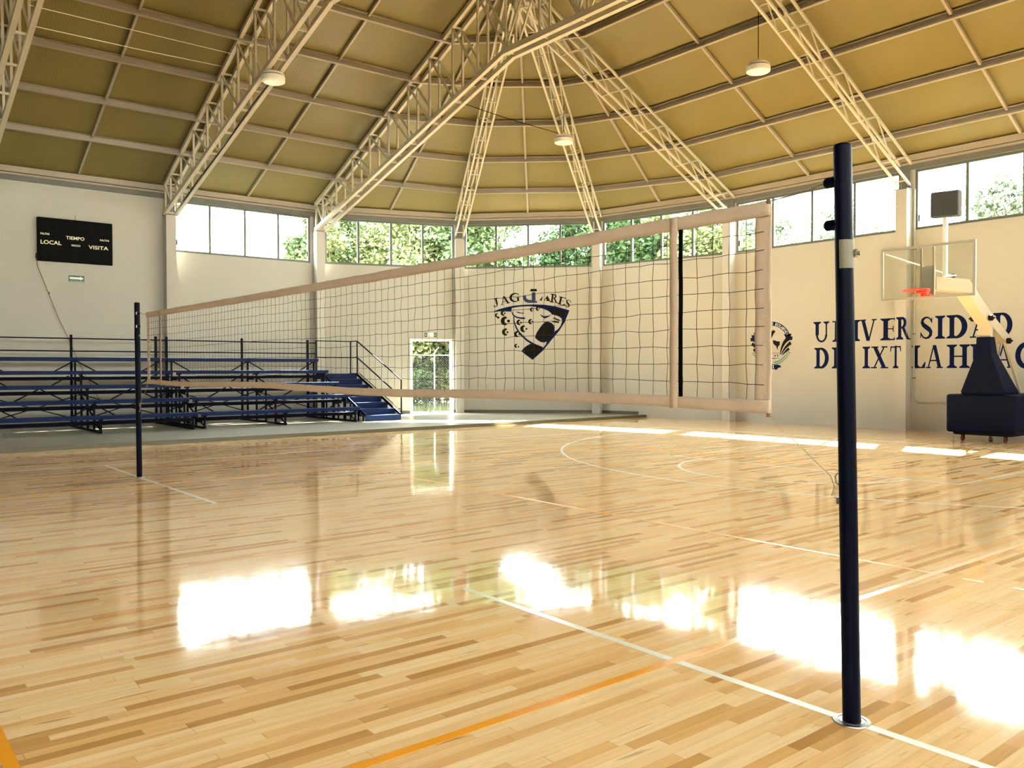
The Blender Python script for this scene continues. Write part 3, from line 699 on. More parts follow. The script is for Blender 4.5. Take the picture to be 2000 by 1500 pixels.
# ================================================================ BASKETBALL STAND
bs = thing('basketball_stand', (16.0, 0.08, 0), 'wheeled basketball stand with navy padding, glass backboard and red rim', 'basketball stand')
Yc = 0.07
q = MB(); q.bevbox((15.22, Yc-0.66, 0.19), (17.05, Yc+0.72, 1.0), 0.05); q.build('base_pad', M['pad'], bs)
q = MB(); q.box((15.3, Yc-0.55, 0.14), (17.0, Yc+0.6, 0.19)); q.build('base_plate', M['rubber'], bs)
def taper(x0, x1, hw, z): return [(x0, Yc-hw, z), (x1, Yc-hw, z), (x1, Yc+hw, z), (x0, Yc+hw, z)]
q = MB(); rings = [taper(15.30, 16.02, 0.425, 1.0), taper(15.27, 15.98, 0.43, 1.06), taper(15.30, 15.62, 0.15, 1.86), taper(15.30, 15.52, 0.135, 2.21)]
V = [p for r in rings for p in r]; F = [(3, 2, 1, 0), (12, 13, 14, 15)]
for i in range(3):
    for k in range(4): F.append((i*4+k, i*4+(k+1) % 4, (i+1)*4+(k+1) % 4, (i+1)*4+k))
q.add(V, F); q.build('column_pad', M['pad'], bs)
q = MB(); q.box((15.34, Yc-0.12, 2.2), (15.47, Yc+0.12, 2.58)); q.build('column', M['armtan'], bs)
arm = [(12.86, 3.30), (14.30, 3.34), (15.30, 2.74), (16.30, 2.26), (16.20, 2.08), (15.18, 2.53), (14.22, 3.07), (12.86, 3.05)]
q = MB(); q.prism([(x, Yc-0.13, z) for x, z in arm], (0, 0.26, 0)); q.build('arm', M['armtan'], bs)
for x, z in ((15.22, 2.60), (16.14, 2.14)):
    q = MB(); q.tube([(x, Yc-0.24, z), (x, Yc+0.24, z)], 0.018, 10); ax = q.build('axle', M['armtan'], bs)
    for s in (-1, 1):
        q = MB(); q.lathe([(0.02, 0), (0.062, 0.006), (0.062, 0.07), (0.03, 0.085), (0.012, 0.12)], (x, Yc+s*0.14, z), 16, 'Y')
        if s < 0: q.v = [Vector((v.x, 2*(Yc-0.14)-v.y, v.z)) for v in q.v]
        q.build('rubber_bush', M['rubber'], ax)
for s in (-1, 1):
    q = MB(); q.beam((16.16, Yc+s*0.09, 2.12), (16.86, Yc+s*0.16, 0.98), 0.05, 0.07); q.build('rear_strut', M['armtan'], bs)
q = MB(); q.tube([(15.92, Yc, 1.25), (16.06, Yc, 1.72)], 0.028, 12); q.tube([(16.06, Yc, 1.72), (16.16, Yc, 2.08)], 0.014, 10); q.build('lift_cylinder', M['greysteel'], bs)
for x, y in ((15.42, Yc+0.45), (15.42, Yc-0.40), (16.85, Yc+0.45), (16.85, Yc-0.40)):
    q = MB(); q.lathe([(0.03, -0.02), (0.062, -0.02), (0.065, -0.014), (0.065, 0.014), (0.062, 0.02), (0.03, 0.02)], (x, y, 0.065), 20, 'Y'); wl = q.build('caster_wheel', M['redwheel'], bs)
    q = MB(); q.box((x-0.03, y-0.03, 0.125), (x+0.04, y+0.03, 0.16)); q.box((x-0.012, y-0.034, 0.05), (x+0.018, y-0.024, 0.14)); q.box((x-0.012, y+0.024, 0.05), (x+0.018, y+0.034, 0.14)); q.build('caster_fork', M['rubber'], wl)
q = MB(); q.tube([(15.28, Yc+0.58, 0.012), (15.28, Yc+0.58, 0.16)], 0.010, 8); q.lathe([(0.045, 0), (0.045, 0.012)], (15.28, Yc+0.58, 0), 16); q.build('levelling_foot', M['galv'], bs)
# backboard
BX, By0, By1, Bz0, Bz1 = 12.66, -0.845, 0.925, 2.875, 3.895
q = MB(); fw = 0.05
q.box((BX-0.012, By0, Bz0), (BX+0.03, By1, Bz0+fw)); q.box((BX-0.012, By0, Bz1-fw), (BX+0.03, By1, Bz1)); q.box((BX-0.012, By0, Bz0+fw), (BX+0.03, By0+fw, Bz1-fw)); q.box((BX-0.012, By1-fw, Bz0+fw), (BX+0.03, By1, Bz1-fw))
bb = q.build('backboard_frame', M['plate'], bs)
q = MB(); q.box((BX-0.004, By0+fw, Bz0+fw), (BX+0.006, By1-fw, Bz1-fw)); q.build('backboard_glass', M['boardglass'], bb)
yb = 0.04
q = MB()
for y in (yb-0.115, yb+0.115): q.box((BX+0.03, y-0.018, Bz0+0.02), (BX+0.06, y+0.018, Bz1-0.02))
q.build('upright_bar', M['armtan'], bs)
q = MB(); q.box((BX+0.06, yb-0.13, 2.96), (BX+0.09, yb+0.13, 3.50)); q.box((BX+0.09, Yc-0.10, 3.02), (BX+0.22, Yc+0.10, 3.32)); q.build('mounting_plate', M['plate'], bs)
for s in (-1, 1):
    q = MB(); q.tube([(BX+0.03, yb+0.80, 3.80) if s > 0 else (BX+0.06, yb-0.30, 3.27), (13.9, Yc+s*0.04, 3.40)], 0.013, 8); q.build('diagonal_stay', M['white'], bs)
q = MB(); q.lathe([(0.035, 0), (0.035, 0.10)], (13.9, Yc, 3.33), 12); q.build('stay_anchor', M['greysteel'], bs)
# rim
RX, RZ = BX-0.38, 3.02
q = MB(); q.tube([(RX+0.225*math.cos(2*PI*k/36), Yc-0.02+0.225*math.sin(2*PI*k/36), RZ) for k in range(36)], 0.011, 8, closed=True)
q.tube([(RX+0.228*math.cos(2*PI*k/36), Yc-0.02+0.228*math.sin(2*PI*k/36), RZ-0.028) for k in range(36)], 0.006, 6, closed=True)
q.box((RX+0.20, Yc-0.11, RZ-0.03), (BX-0.015, Yc+0.07, RZ+0.008)); q.box((BX-0.03, Yc-0.11, RZ-0.10), (BX-0.012, Yc+0.07, RZ+0.03))
q.prism([(RX+0.21, Yc-0.10, RZ-0.03), (BX-0.02, Yc-0.10, RZ-0.03), (BX-0.02, Yc-0.10, RZ-0.10)], (0, 0.012, 0)); q.prism([(RX+0.21, Yc+0.05, RZ-0.03), (BX-0.02, Yc+0.05, RZ-0.03), (BX-0.02, Yc+0.05, RZ-0.10)], (0, 0.012, 0))
rim = q.build('rim', M['rimred'], bs)
q = MB(); yy = Yc-0.02
for k in range(12):
    a0, a1 = 2*PI*k/12, 2*PI*(k+0.5)/12
    for sgn in (1, -1):
        q.tube([(RX+r*math.cos(a0+sgn*j*PI/12), yy+r*math.sin(a0+sgn*j*PI/12), z) for j, (r, z) in enumerate(((0.222, RZ-0.02), (0.19, RZ-0.12), (0.155, RZ-0.22), (0.135, RZ-0.31), (0.13, RZ-0.38)))], 0.0013, 4)
q.build('rim_net', M['netstring'], rim)
# shot clock on its pole, wrapped in a cloth
q = MB(); q.box((13.06, Yc-0.22, 3.3), (13.13, Yc-0.15, 4.50)); q.box((13.07, Yc-0.205, 4.3), (13.12, Yc-0.165, 4.62)); q.build('shot_clock_pole', M['white'], bs)
q = MB(); q.bevbox((12.98, Yc-0.465, 4.44), (13.16, Yc+0.055, 4.93), 0.03)
q.v = [v+Vector((0, 0, 0.012*math.sin(v.y*23)+0.01*math.sin(v.x*40))) for v in q.v]; q.build('shot_clock', M['cloth'], bs)

# ================================================================ HIGH BAY LAMPS
def lamp(loc, hang, label):
    x, y, z = loc
    t = thing('high_bay_lamp', (x, y, z), label, 'lamp', 'round white lamps hanging under the roof')
    q = MB(); q.lathe([(0.235, 0.0), (0.255, 0.012), (0.26, 0.10), (0.25, 0.125), (0.235, 0.128)], (x, y, z), 40); q.build('housing', M['lampwhite'], t, smooth=False)
    q = MB(); q.lathe([(0.228, 0.126), (0.228, 0.145)], (x, y, z), 36); q.build('heat_gap', M['rubber'], t)
    q = MB(); q.lathe([(0.248, 0.145), (0.248, 0.16), (0.205, 0.205), (0.10, 0.225), (0.05, 0.24)], (x, y, z), 40); q.build('driver_cap', M['lampwhite'], t)
    q = MB(); q.lathe([(0.20, -0.008), (0.205, 0.001)], (x, y, z), 40); q.build('diffuser', M['diffuser'], t)
    q = MB(); q.tube([(x+0.03*math.sin(a), y, z+0.275+0.035*math.cos(a)) for a in [2*PI*k/14 for k in range(14)]], 0.009, 6, closed=True); q.build('hook', M['amber'], t)
    q = MB(); q.tube([(x, y, z+0.31), (x, y, hang)], 0.009, 6); q.build('cable', M['black'], t)
    return t
lamp((4.15, 10.30, 7.87), 8.35, 'round white lamp hung close under the box truss, upper left of the photo')
lamp((12.35, 3.55, 8.03), 9.33, 'round white lamp on a long cable from a purlin, upper right of the photo')
lamp((12.1, 9.55, 7.70), 8.75, 'smallest round white lamp, near the middle of the roof beside a slender truss')
def cable(name, pts, r, m, label, cat='cable'):
    q = MB(); q.tube(pts, r, 6); return tag(q.build(name, M[m], org=pts[0]), label, cat)
cable('power_cable', [(8.95, 10.45, 8.5), (10.5, 10.0, 8.18), (11.95, 9.6, 7.96)], 0.008, 'black', 'thin dark cable running from the box truss to the smallest lamp')
cable('roof_wire', [(3.95, 12.25, 9.02), (1.8, 11.45, 8.72), (-0.5, 10.64, 8.42)], 0.007, 'white', 'upper of two thin white wires strung between trusses, top left')
cable('roof_wire', [(4.0, 12.91, 8.91), (1.8, 11.83, 8.48), (-0.5, 10.76, 8.09)], 0.007, 'white', 'lower of two thin white wires strung between trusses, top left')
cable('truss_cable', [(4.22, 10.5, 8.0), (4.2, 11.6, 7.70), (4.24, 13.5, 7.16), (4.2, 15.4, 6.60), (4.22, 16.6, 6.27)], 0.012, 'black', 'dark cable tied along the underside of the truss below the upper left lamp')
# conduit beside the basketball stand
cpts = [(17.49, 2.57, 6.0), (17.49, 2.57, 0.86)] + [(17.49, 2.57-0.16*(1-math.cos(a)), 0.86-0.16*math.sin(a)) for a in (0.4, 0.8, 1.2, PI/2)] + [(17.49, 0.9, 0.70)]
q = MB(); q.tube(cpts, 0.022, 10); cn = tag(q.build('conduit_pipe', M['pipe'], org=cpts[0]), 'grey conduit running down the wall beside the pillar and bending behind the basketball stand', 'pipe')
for z in (1.3, 2.4, 3.4, 4.5): q = MB(); q.box((17.465, 2.54, z), (17.526, 2.60, z+0.03)); q.build('pipe_clip', M['galv'], cn)

# ================================================================ PAINTED LETTERS
def ribbon(P, W):
    P = [Vector(p) for p in P]; N = len(P); W = W if isinstance(W, (list, tuple)) else [W]*N; L = []; R = []
    for i in range(N):
        d = (P[min(i+1, N-1)]-P[max(i-1, 0)]).normalized(); n = Vector((-d.y, d.x))*W[i]/2; L.append(P[i]+n); R.append(P[i]-n)
    return [[L[i], L[i+1], R[i+1], R[i]] for i in range(N-1)]
def ell(cx, cy, rx, ry, a0, a1, w0, w1, n=18):
    """curved stroke, width w0 at the ends swelling to w1 in the middle"""
    P = []; W = []
    for i in range(n+1):
        u = i/n; a = math.radians(a0+(a1-a0)*u); P.append((cx+rx*math.cos(a), cy+ry*math.sin(a))); W.append(w0+(w1-w0)*math.sin(PI*u))
    return ribbon(P, W)
TK, TN, SF = 0.205, 0.09, 0.06
def ser(x0, x1, y): return [[(x0, y), (x1, y), (x1, y+SF), (x0, y+SF)]]
def stem(x, y0=0.0, y1=1.0, t=TK): return [[(x, y0), (x+t, y0), (x+t, y1), (x, y1)]]
def brk(x, t=TK, b=1, tp=1):
    o = []
    if b: o += [[(x-0.11, SF), (x+t+0.11, SF), (x+t, SF+0.07), (x, SF+0.07)]] + ser(x-0.13, x+t+0.13, 0)
    if tp: o += [[(x-0.11, 1-SF), (x, 1-SF-0.07), (x+t, 1-SF-0.07), (x+t+0.11, 1-SF)]] + ser(x-0.13, x+t+0.13, 1-SF)
    return o
def diag(x0, y0, x1, y1, t): return [[(x0-t/2, y0), (x0+t/2, y0), (x1+t/2, y1), (x1-t/2, y1)]]
def glyph(c):
    if c == 'I': return stem(.13)+brk(.13), .445
    if c == 'U': return stem(.13, .35)+brk(.13, b=0)+stem(.74, .35, t=TN)+brk(.74, TN, b=0)+ell(.50, .36, .277, .325, 180, 360, .13, .09), .95
    if c == 'N': return stem(.14, t=TN)+brk(.14, TN)[:2]+ser(0.0, .2, 1-SF)+diag(.19, 1, .84, 0, .21)+stem(.80, t=TN)+brk(.80, TN, b=0), 1.0
    if c == 'V': return diag(.16, 1, .47, 0, .20)+diag(.80, 1, .50, 0, .08)+ser(0, .34, 1-SF)+ser(.66, .94, 1-SF), .94
    if c == 'E': return stem(.13)+brk(.13)+ser(.2, .72, 0)+ser(.2, .70, 1-SF)+[[(.70, 1), (.70, .78), (.66, .78), (.60, 1-SF)], [(.76, .24), (.72, 0), (.56, SF), (.71, .24)]]+[[(.3, .49), (.56, .49), (.56, .54), (.3, .54)], [(.54, .38), (.58, .38), (.58, .65), (.54, .65)]], .78
    if c == 'R': return stem(.13)+brk(.13)+ell(.33, .745, .235, .215, 90, -90, .07, .18)+[[(.28, .935), (.34, .935), (.34, 1), (.28, 1)], [(.28, .49), (.36, .49), (.36, .55), (.28, .55)]]+diag(.44, .53, .76, .0, .19)+ser(.66, .93, 0), .93
    if c == 'S':
        P = [(.60, .76), (.54, .88), (.42, .955), (.28, .945), (.165, .86), (.14, .74), (.20, .63), (.34, .53), (.48, .43), (.57, .32), (.56, .18), (.46, .075), (.32, .04), (.19, .09), (.09, .24)]
        W = [.05, .06, .07, .09, .13, .16, .19, .21, .21, .18, .15, .11, .08, .07, .05]
        return ribbon(P, W)+[[(.60, .70), (.64, .70), (.64, .97), (.57, .86)], [(.05, .02), (.10, .12), (.11, .30), (.05, .30)]], .70
    if c == 'D': return stem(.13)+brk(.13)+ell(.34, .5, .43, .465, 90, -90, .07, .24)+[[(.26, .93), (.36, .93), (.36, 1), (.26, 1)], [(.26, 0), (.36, 0), (.36, .07), (.26, .07)]], .90
    if c == 'A': return diag(.14, 0, .46, 1, .075)+diag(.80, 0, .49, 1, .20)+[[(.24, .30), (.70, .30), (.68, .36), (.26, .36)]]+ser(0, .29, 0)+ser(.62, .98, 0), .98
    if c == 'X': return diag(.20, 1, .72, 0, .21)+diag(.72, 1, .16, 0, .08)+ser(.02, .40, 1-SF)+ser(.56, .88, 1-SF)+ser(0, .32, 0)+ser(.52, .92, 0), .92
    if c == 'T': return stem(.33)+brk(.33, tp=0)+ser(.04, .81, 1-SF-.015)+[[(.0, .74), (.05, .74), (.12, .95), (.03, 1.0)], [(.85, .74), (.80, .74), (.73, .95), (.82, 1.0)]], .85
    if c == 'L': return stem(.13)+brk(.13)+ser(.2, .72, 0)+[[(.76, .27), (.72, 0), (.54, SF), (.71, .27)]], .77
    if c == 'H': return stem(.13)+brk(.13)+stem(.70)+brk(.70)+[[(.3, .47), (.72, .47), (.72, .53), (.3, .53)]], 1.01
    if c == 'C': return ell(.50, .5, .41, .465, 42, 318, .06, .23, 26)+[[(.80, .70), (.84, .70), (.84, .98), (.78, .87)], [(.78, .10), (.84, .16), (.86, .28), (.80, .24)]], .88
    if c == 'G': return ell(.50, .5, .41, .465, 42, 300, .06, .23, 26)+[[(.80, .70), (.84, .70), (.84, .98), (.78, .87)], [(.66, .03), (.83, .06), (.83, .44), (.66, .44)]]+ser(.54, .94, .42), .94
    if c == 'J': return stem(.30, .25)+brk(.30, b=0)+ell(.19, .22, .20, .19, 5, -170, .17, .09), .62
    return [], .4
def letter_mesh(mb, c, place, x0, x1, z0, z1):
    """fit glyph into x0..x1 / z0..z1 of a flat frame and hand each point to place(x, z)"""
    polys, gw = glyph(c)
    for k, p in enumerate(polys):
        pts = [place(x0+(a/gw)*(x1-x0), z0+b*(z1-z0), k) for a, b in [(q_[0], q_[1]) for q_ in p]]
        mb.add(pts, [tuple(range(len(pts)))])
def clip(poly, yc, keep):
    out = []
    for i in range(len(poly)):
        a, b = poly[i], poly[(i+1) % len(poly)]; ia, ib = (a[1]-yc)*keep >= 0, (b[1]-yc)*keep >= 0
        if ia: out.append(a)
        if ia != ib: t = (yc-a[1])/(b[1]-a[1]); out.append(tuple(a[j]+(b[j]-a[j])*t for j in range(3)))
    return out
def wall_letter(mb, c, y0, y1, z0, z1):
    tmp = MB(); letter_mesh(tmp, c, lambda y, z, k: (-0.0020-0.00006*k, y, z), y0, y1, z0, z1)
    for f in tmp.f:                                            # the pillar stands 0.28 m proud between y = 2.65 and 2.93
        P = [tuple(tmp.v[i]) for i in f]
        # the T turns the pillar's left corner, the R its right corner
        if c == 'T': parts = [(clip(P, 3.05, 1), lambda y, e: (XE+e, y)), (clip(P, 3.05, -1), lambda y, e: (17.25+e, y-0.12))]
        elif c == 'R': parts = [(clip(P, 2.65, 1), lambda y, e: (17.25+e, y)), (clip(P, 2.65, -1), lambda y, e: (17.25+(2.65-y)*1.9, 2.65+e))]
        else: parts = [(P, lambda y, e: (XE+e, y))]
        for part, fn in parts:
            if len(part) > 2: mb.add([(*fn(p_[1], p_[0]), p_[2]) for p_ in part], [tuple(range(len(part)))])
let = thing('wall_lettering', (XE, 2.8, 1.56), 'large navy serif capitals in two lines painted on the end wall, behind the basketball stand', 'lettering')
L1 = [('U', 5.35, 4.88), ('N', 4.79, 4.25), ('I', 4.21, 4.01), ('V', 4.00, 3.55), ('E', 3.45, 2.98), ('R', 2.90, 2.53), ('S', 2.45, 2.11), ('I', 2.07, 1.84), ('D', 1.80, 1.31), ('A', 1.26, 0.78), ('D', 0.75, 0.33)]
L2 = [('D', 5.32, 4.88), ('E', 4.80, 4.40), ('I', 3.93, 3.73), ('X', 3.70, 3.24), ('T', 3.19, 2.89), ('L', 2.64, 2.29), ('A', 2.29, 1.88), ('H', 1.79, 1.27), ('U', 1.25, 0.80), ('A', 0.73, 0.28), ('C', 0.26, -0.16), ('A', -0.20, -0.66)]
for row, z0, z1 in ((L1, 2.275, 2.835), (L2, 1.56, 2.125)):
    for c, a, b in row:
        q = MB(); wall_letter(q, c, a, b, z0, z1); q.build('painted_letter', M['navypaint'], let, recalc=False)

# ================================================================ JAGUAR EMBLEM on the middle facet (metres along the wall, height)
LOGO_SHAPES = {'band': [(1.197, 3.546), (1.388, 3.616), (1.625, 3.676), (1.897, 3.727), (2.205, 3.75), (2.566, 3.759), (2.925, 3.742), (3.194, 3.703), (3.463, 3.637), (3.766, 3.545), (3.694, 3.358), (3.614, 3.159), (3.521, 3.181), (3.501, 3.271), (3.417, 3.339), (3.283, 3.389), (3.176, 3.408), (3.131, 3.471), (3.033, 3.544), (2.907, 3.595), (2.817, 3.627), (2.655, 3.67), (2.403, 3.698), (2.114, 3.688), (1.861, 3.655), (1.81, 3.638), (1.795, 3.521), (1.497, 3.534), (1.197, 3.532)], 'edge': [(3.521, 3.181), (3.614, 3.159), (3.426, 2.861), (3.174, 2.567), (2.872, 2.193), (2.832, 2.292), (2.886, 2.301), (2.967, 2.399), (3.0, 2.506), (3.156, 2.666), (3.255, 2.835), (3.372, 2.906), (3.465, 3.021)], 'muzzle': [(3.032, 3.177), (3.157, 3.131), (3.247, 3.041), (3.265, 2.916), (3.237, 2.791), (3.192, 2.675), (3.102, 2.559), (2.995, 2.497), (2.905, 2.462), (2.797, 2.48), (2.689, 2.544), (2.599, 2.634), (2.608, 2.688), (2.663, 2.813), (2.744, 2.938), (2.852, 3.08), (2.942, 3.16)], 'chin': [(2.427, 2.42), (2.545, 2.434), (2.698, 2.365), (2.886, 2.283), (2.877, 2.199), (2.516, 1.877), (2.291, 2.044), (2.132, 2.174), (2.201, 2.269), (2.31, 2.358)], 'eye': [(1.954, 3.523), (2.114, 3.486), (2.267, 3.471), (2.186, 3.453), (2.041, 3.465), (1.987, 3.492)], 'eye2': [(2.754, 3.43), (2.907, 3.357), (3.032, 3.368), (3.176, 3.413), (3.041, 3.32), (2.924, 3.273), (2.835, 3.34)]}
LOGO_LINES = {'brow': ([(1.81, 3.521), (1.851, 3.413), (1.968, 3.331), (2.113, 3.299), (2.261, 3.292)], 0.055), 'cheek': ([(1.878, 3.395), (1.881, 3.197), (1.949, 2.999), (2.04, 2.836), (2.157, 2.7), (2.328, 2.546), (2.544, 2.41), (2.85, 2.283)], 0.065), 'w1': ([(3.226, 3.291), (3.328, 3.255), (3.435, 3.207)], 0.045), 'w2': ([(3.19, 3.176), (3.301, 3.16), (3.417, 3.143)], 0.05)}
LOGO_SPOTS = [(((1.578, 3.209), 0.136), ((1.696, 3.204), 0.051)), (((2.062, 3.156), 0.087), ((2.122, 3.146), 0.032)), (((2.456, 3.177), 0.081), ((2.51, 3.177), 0.027)), (((2.212, 2.937), 0.108), ((2.307, 2.933), 0.035)), (((1.595, 2.831), 0.113), ((1.659, 2.825), 0.036)), (((1.985, 2.756), 0.094), ((2.067, 2.755), 0.03)), (((1.515, 3.474), 0.082), ((1.573, 3.47), 0.026)), (((2.497, 3.585), 0.065), ((2.533, 3.581), 0.018)), (((2.7, 3.615), 0.069), ((2.745, 3.601), 0.018)), (((1.966, 2.36), 0.065), ((2.038, 2.329), 0.027)), (((1.297, 3.401), 0.065), ((1.342, 3.328), 0.042))]

def cp(s_, z, k=0): v = sC.p(s_, -0.002-0.0006*k, z); return (v.x, v.y, v.z)
lg = thing('wall_emblem', cp(2.45, 1.88), 'jaguar head emblem with curved lettering, painted on the wall right of the door', 'emblem')
def flat(name, polys, m, k, parent, fn=cp):
    """fill concave outlines"""
    V = []; F = []
    for p in polys:
        n = len(V); V += [fn(a, b, k) for a, b in p]
        F += [[n+i for i in t3] for t3 in tessellate_polygon([[Vector((a, b, 0)) for a, b in p]])]
    q = MB(); q.add(V, F); return q.build(name, M[m], parent, recalc=False)
flat('shield_band', [LOGO_SHAPES['band'], LOGO_SHAPES['edge']], 'navypaint', 0, lg)
# charcoal fill inside the navy band's right shoulder, the muzzle and the chin
def shrink(P, f):
    c = sum((Vector(p) for p in P), Vector((0, 0)))/len(P); return [tuple(c+(Vector(p)-c)*f) for p in P]
flat('shield_fill', [[(3.05, 3.60), (3.30, 3.60), (3.62, 3.50), (3.60, 3.36), (3.46, 3.34), (3.28, 3.43), (3.20, 3.46)]], 'charpaint', 2, lg)
flat('muzzle', [LOGO_SHAPES['muzzle']], 'navypaint', 1, lg); flat('muzzle_fill', [shrink(LOGO_SHAPES['muzzle'], 0.86)], 'charpaint', 3, lg)
flat('chin', [LOGO_SHAPES['chin']], 'navypaint', 1, lg); flat('chin_fill', [shrink(LOGO_SHAPES['chin'], 0.82)], 'charpaint', 3, lg)
flat('eye', [LOGO_SHAPES['eye'], LOGO_SHAPES['eye2']], 'navypaint', 1, lg)
for key in ('brow', 'cheek'):
    P, W_ = LOGO_LINES[key]; N = len(P); flat('face_line', ribbon(P, [W_*(0.6+0.5*i/(N-1)) for i in range(N)]), 'navypaint', 1, lg)
flat('whisker', ribbon(*[LOGO_LINES['w1'][0], LOGO_LINES['w1'][1]]) + ribbon(*[LOGO_LINES['w2'][0], LOGO_LINES['w2'][1]]), 'charpaint', 1, lg)
for (c0, r0), (c1, r1) in LOGO_SPOTS:
    q_ = []
    n = 14
    for i in range(n):
        A = [math.radians(75+210*t/n) for t in (i, i+1)]
        O = [(c0[0]+1.1*r0*math.cos(a), c0[1]+1.1*r0*math.sin(a)) for a in A]
        I = [(c0[0]+r0*0.45+r0*0.60*math.cos(a), c0[1]+r0*0.66*math.sin(a)) for a in A]
        q_.append([O[0], O[1], I[1], I[0]])
    q_.append([(c1[0]+r1*math.cos(2*PI*k/14), c1[1]+r1*math.sin(2*PI*k/14)) for k in range(14)])
    flat('spot', q_, 'charpaint', 1, lg)
TK, TN, SF = 0.27, 0.13, 0.08            # the emblem's letters are heavier
def rotletter(mb, c, cx, cz, wd, ht, deg, fn, k0=1):
    a = math.radians(deg); ca, sa = math.cos(a), math.sin(a)
    letter_mesh(mb, c, lambda x, z, k: fn(cx+(x-wd/2)*ca-(z-ht/2)*sa, cz+(x-wd/2)*sa+(z-ht/2)*ca, k0+k*0.06), 0, wd, 0, ht)
for c, cx, cz, wd, ht, dg in (('J', 1.262, 3.842, .17, .27, 14), ('A', 1.562, 3.915, .30, .25, 13), ('G', 1.915, 4.0, .33, .27, 6), ('R', 3.262, 3.952, .27, .27, -8), ('E', 3.515, 3.862, .24, .25, -14), ('S', 3.712, 3.775, .19, .24, -20)):
    q = MB(); rotletter(q, c, cx, cz, wd*1.08, ht*1.08, dg, cp); q.build('curved_letter', M['charpaint'], lg, recalc=False)
for tri in ([(2.746, 3.885), (2.872, 4.05), (2.835, 3.885)], [(2.90, 3.885), (3.025, 4.055), (3.125, 3.858), (2.985, 3.872), (3.0, 3.93), (2.95, 3.935), (2.945, 3.88)], [(2.431, 4.20), (2.465, 4.283), (2.655, 4.283), (2.675, 4.20)]):
    flat('curved_letter', [tri], 'charpaint', 1, lg)
q_ = [[(2.49, 3.86), (2.62, 3.86), (2.62, 4.17), (2.49, 4.17)], [(2.41, 3.81), (2.675, 3.81), (2.675, 3.87), (2.41, 3.87)], [(2.19, 4.04), (2.285, 4.085), (2.30, 4.0), (2.19, 4.0)]]
q_ += ribbon([(2.235, 4.05), (2.245, 3.97), (2.29, 3.905), (2.36, 3.868), (2.50, 3.86)], [.10, .11, .115, .11, .09])
flat('large_letter', q_, 'bluepaint', 1, lg)

# ================================================================ UNIVERSITY CREST on the end wall
YC, ZC, RY, RZC = 6.69, 2.22, 0.685, 0.69
def kp(X, Z, k=0): return (XE-0.002-0.0006*k, YC-X*RY, ZC+Z*RZC)
crest = thing('wall_crest', (XE, YC, 1.53), 'round crest with globe, navy banner and laurel, painted left of the large lettering', 'emblem')
def kflat(name, polys, m, k): return flat(name, polys, m, k, crest, kp)
kflat('banner', ribbon([(0.91*math.cos(a), 0.91*math.sin(a)) for a in [math.radians(24+132*i/40) for i in range(41)]], 0.17) +
      [[(s*.60, .46), (s*.98, .46), (s*.93, .36), (s*1.02, .34), (s*1.0, .20), (s*.84, .21), (s*.70, .29), (s*.66, .38)] for s in (1, -1)], 'navypaint', 0)
q = MB(); txt_ = 'UNIVERSIDAD DE IXTLAHUACA'; n = len(txt_)
for i, c in enumerate(txt_):
    a = 152-(124*(i+0.5)/n)
    rotletter(q, c, 0.905*math.cos(math.radians(a)), 0.905*math.sin(math.radians(a)), 0.07, 0.10, a-90, kp, 2)
q.build('banner_lettering', M['white'], crest, recalc=False)
wing = []
for s in (1, -1):
    for (x0, z0, x1, z1, x2, z2, wd) in ((.44, -.38, .52, .10, .86, .30, .17), (.50, -.38, .62, -.10, .94, .10, .12), (.55, -.40, .66, -.26, .86, -.14, .09)):
        P = []; W_ = []
        for i in range(13):
            t = i/12; P.append((s*((1-t)**2*x0+2*t*(1-t)*x1+t*t*x2), (1-t)**2*z0+2*t*(1-t)*z1+t*t*z2)); W_.append(0.03+wd*t)
        wing += ribbon(P, W_)
kflat('wing_stripes', wing, 'charpaint', 1)
kflat('globe_outline', ribbon([(0.02+0.44*math.cos(2*PI*i/40), 0.22+0.46*math.sin(2*PI*i/40)) for i in range(41)], 0.012) + ribbon([(0.05, .38), (.22, .42), (.38, .53)], 0.02) +
      ribbon([(-.20, .30), (.02, .05), (.10, -.2)], 0.012), 'tanpaint', 1)
kflat('continents', [[(-.34, .50), (-.20, .62), (.05, .60), (.12, .65), (.22, .58), (.14, .50), (.08, .40), (.02, .30), (-.02, .22), (-.10, .32), (-.22, .38)],
                     [(.08, .22), (.20, .21), (.30, .17), (.42, .17), (.42, .02), (.34, -.04), (.32, -.20), (.24, -.02), (.12, .06)]], 'charpaint', 2)
kflat('book_box', ribbon([(-.40, -.32), (.38, -.32), (.38, -.52), (-.40, -.52), (-.40, -.32)], 0.015) + ribbon([(-.22, -.54), (.22, -.54), (.22, -.70), (-.22, -.70)], 0.013) +
      [[(-.06, -.37), (.04, -.37), (.04, -.46), (-.06, -.46)], [(.14, -.40), (.26, -.40), (.20, -.46)], [(.30, -.37), (.34, -.37), (.34, -.46), (.30, -.46)], [(-.30, -.37), (-.18, -.37), (-.18, -.46), (-.30, -.46)]], 'charpaint', 1)
lv = []
for s in (1, -1):
    for i in range(11):
        t = i/10; cx_, cz_ = s*(.16+.66*t), -.74+.42*t*t; a = math.atan2(.9*t+0.1, 1)
        for b in (0.8, -0.7):
            d = Vector((math.cos(a+b), math.sin(a+b)))*0.13; nn = Vector((-d.y, d.x))*0.22
            P = [(0, 0), tuple(d*.5+nn), tuple(d), tuple(d*.5-nn)]
            lv.append([(cx_+s*x, cz_+z) for x, z in P])
kflat('laurel', lv, 'greenpaint', 2)
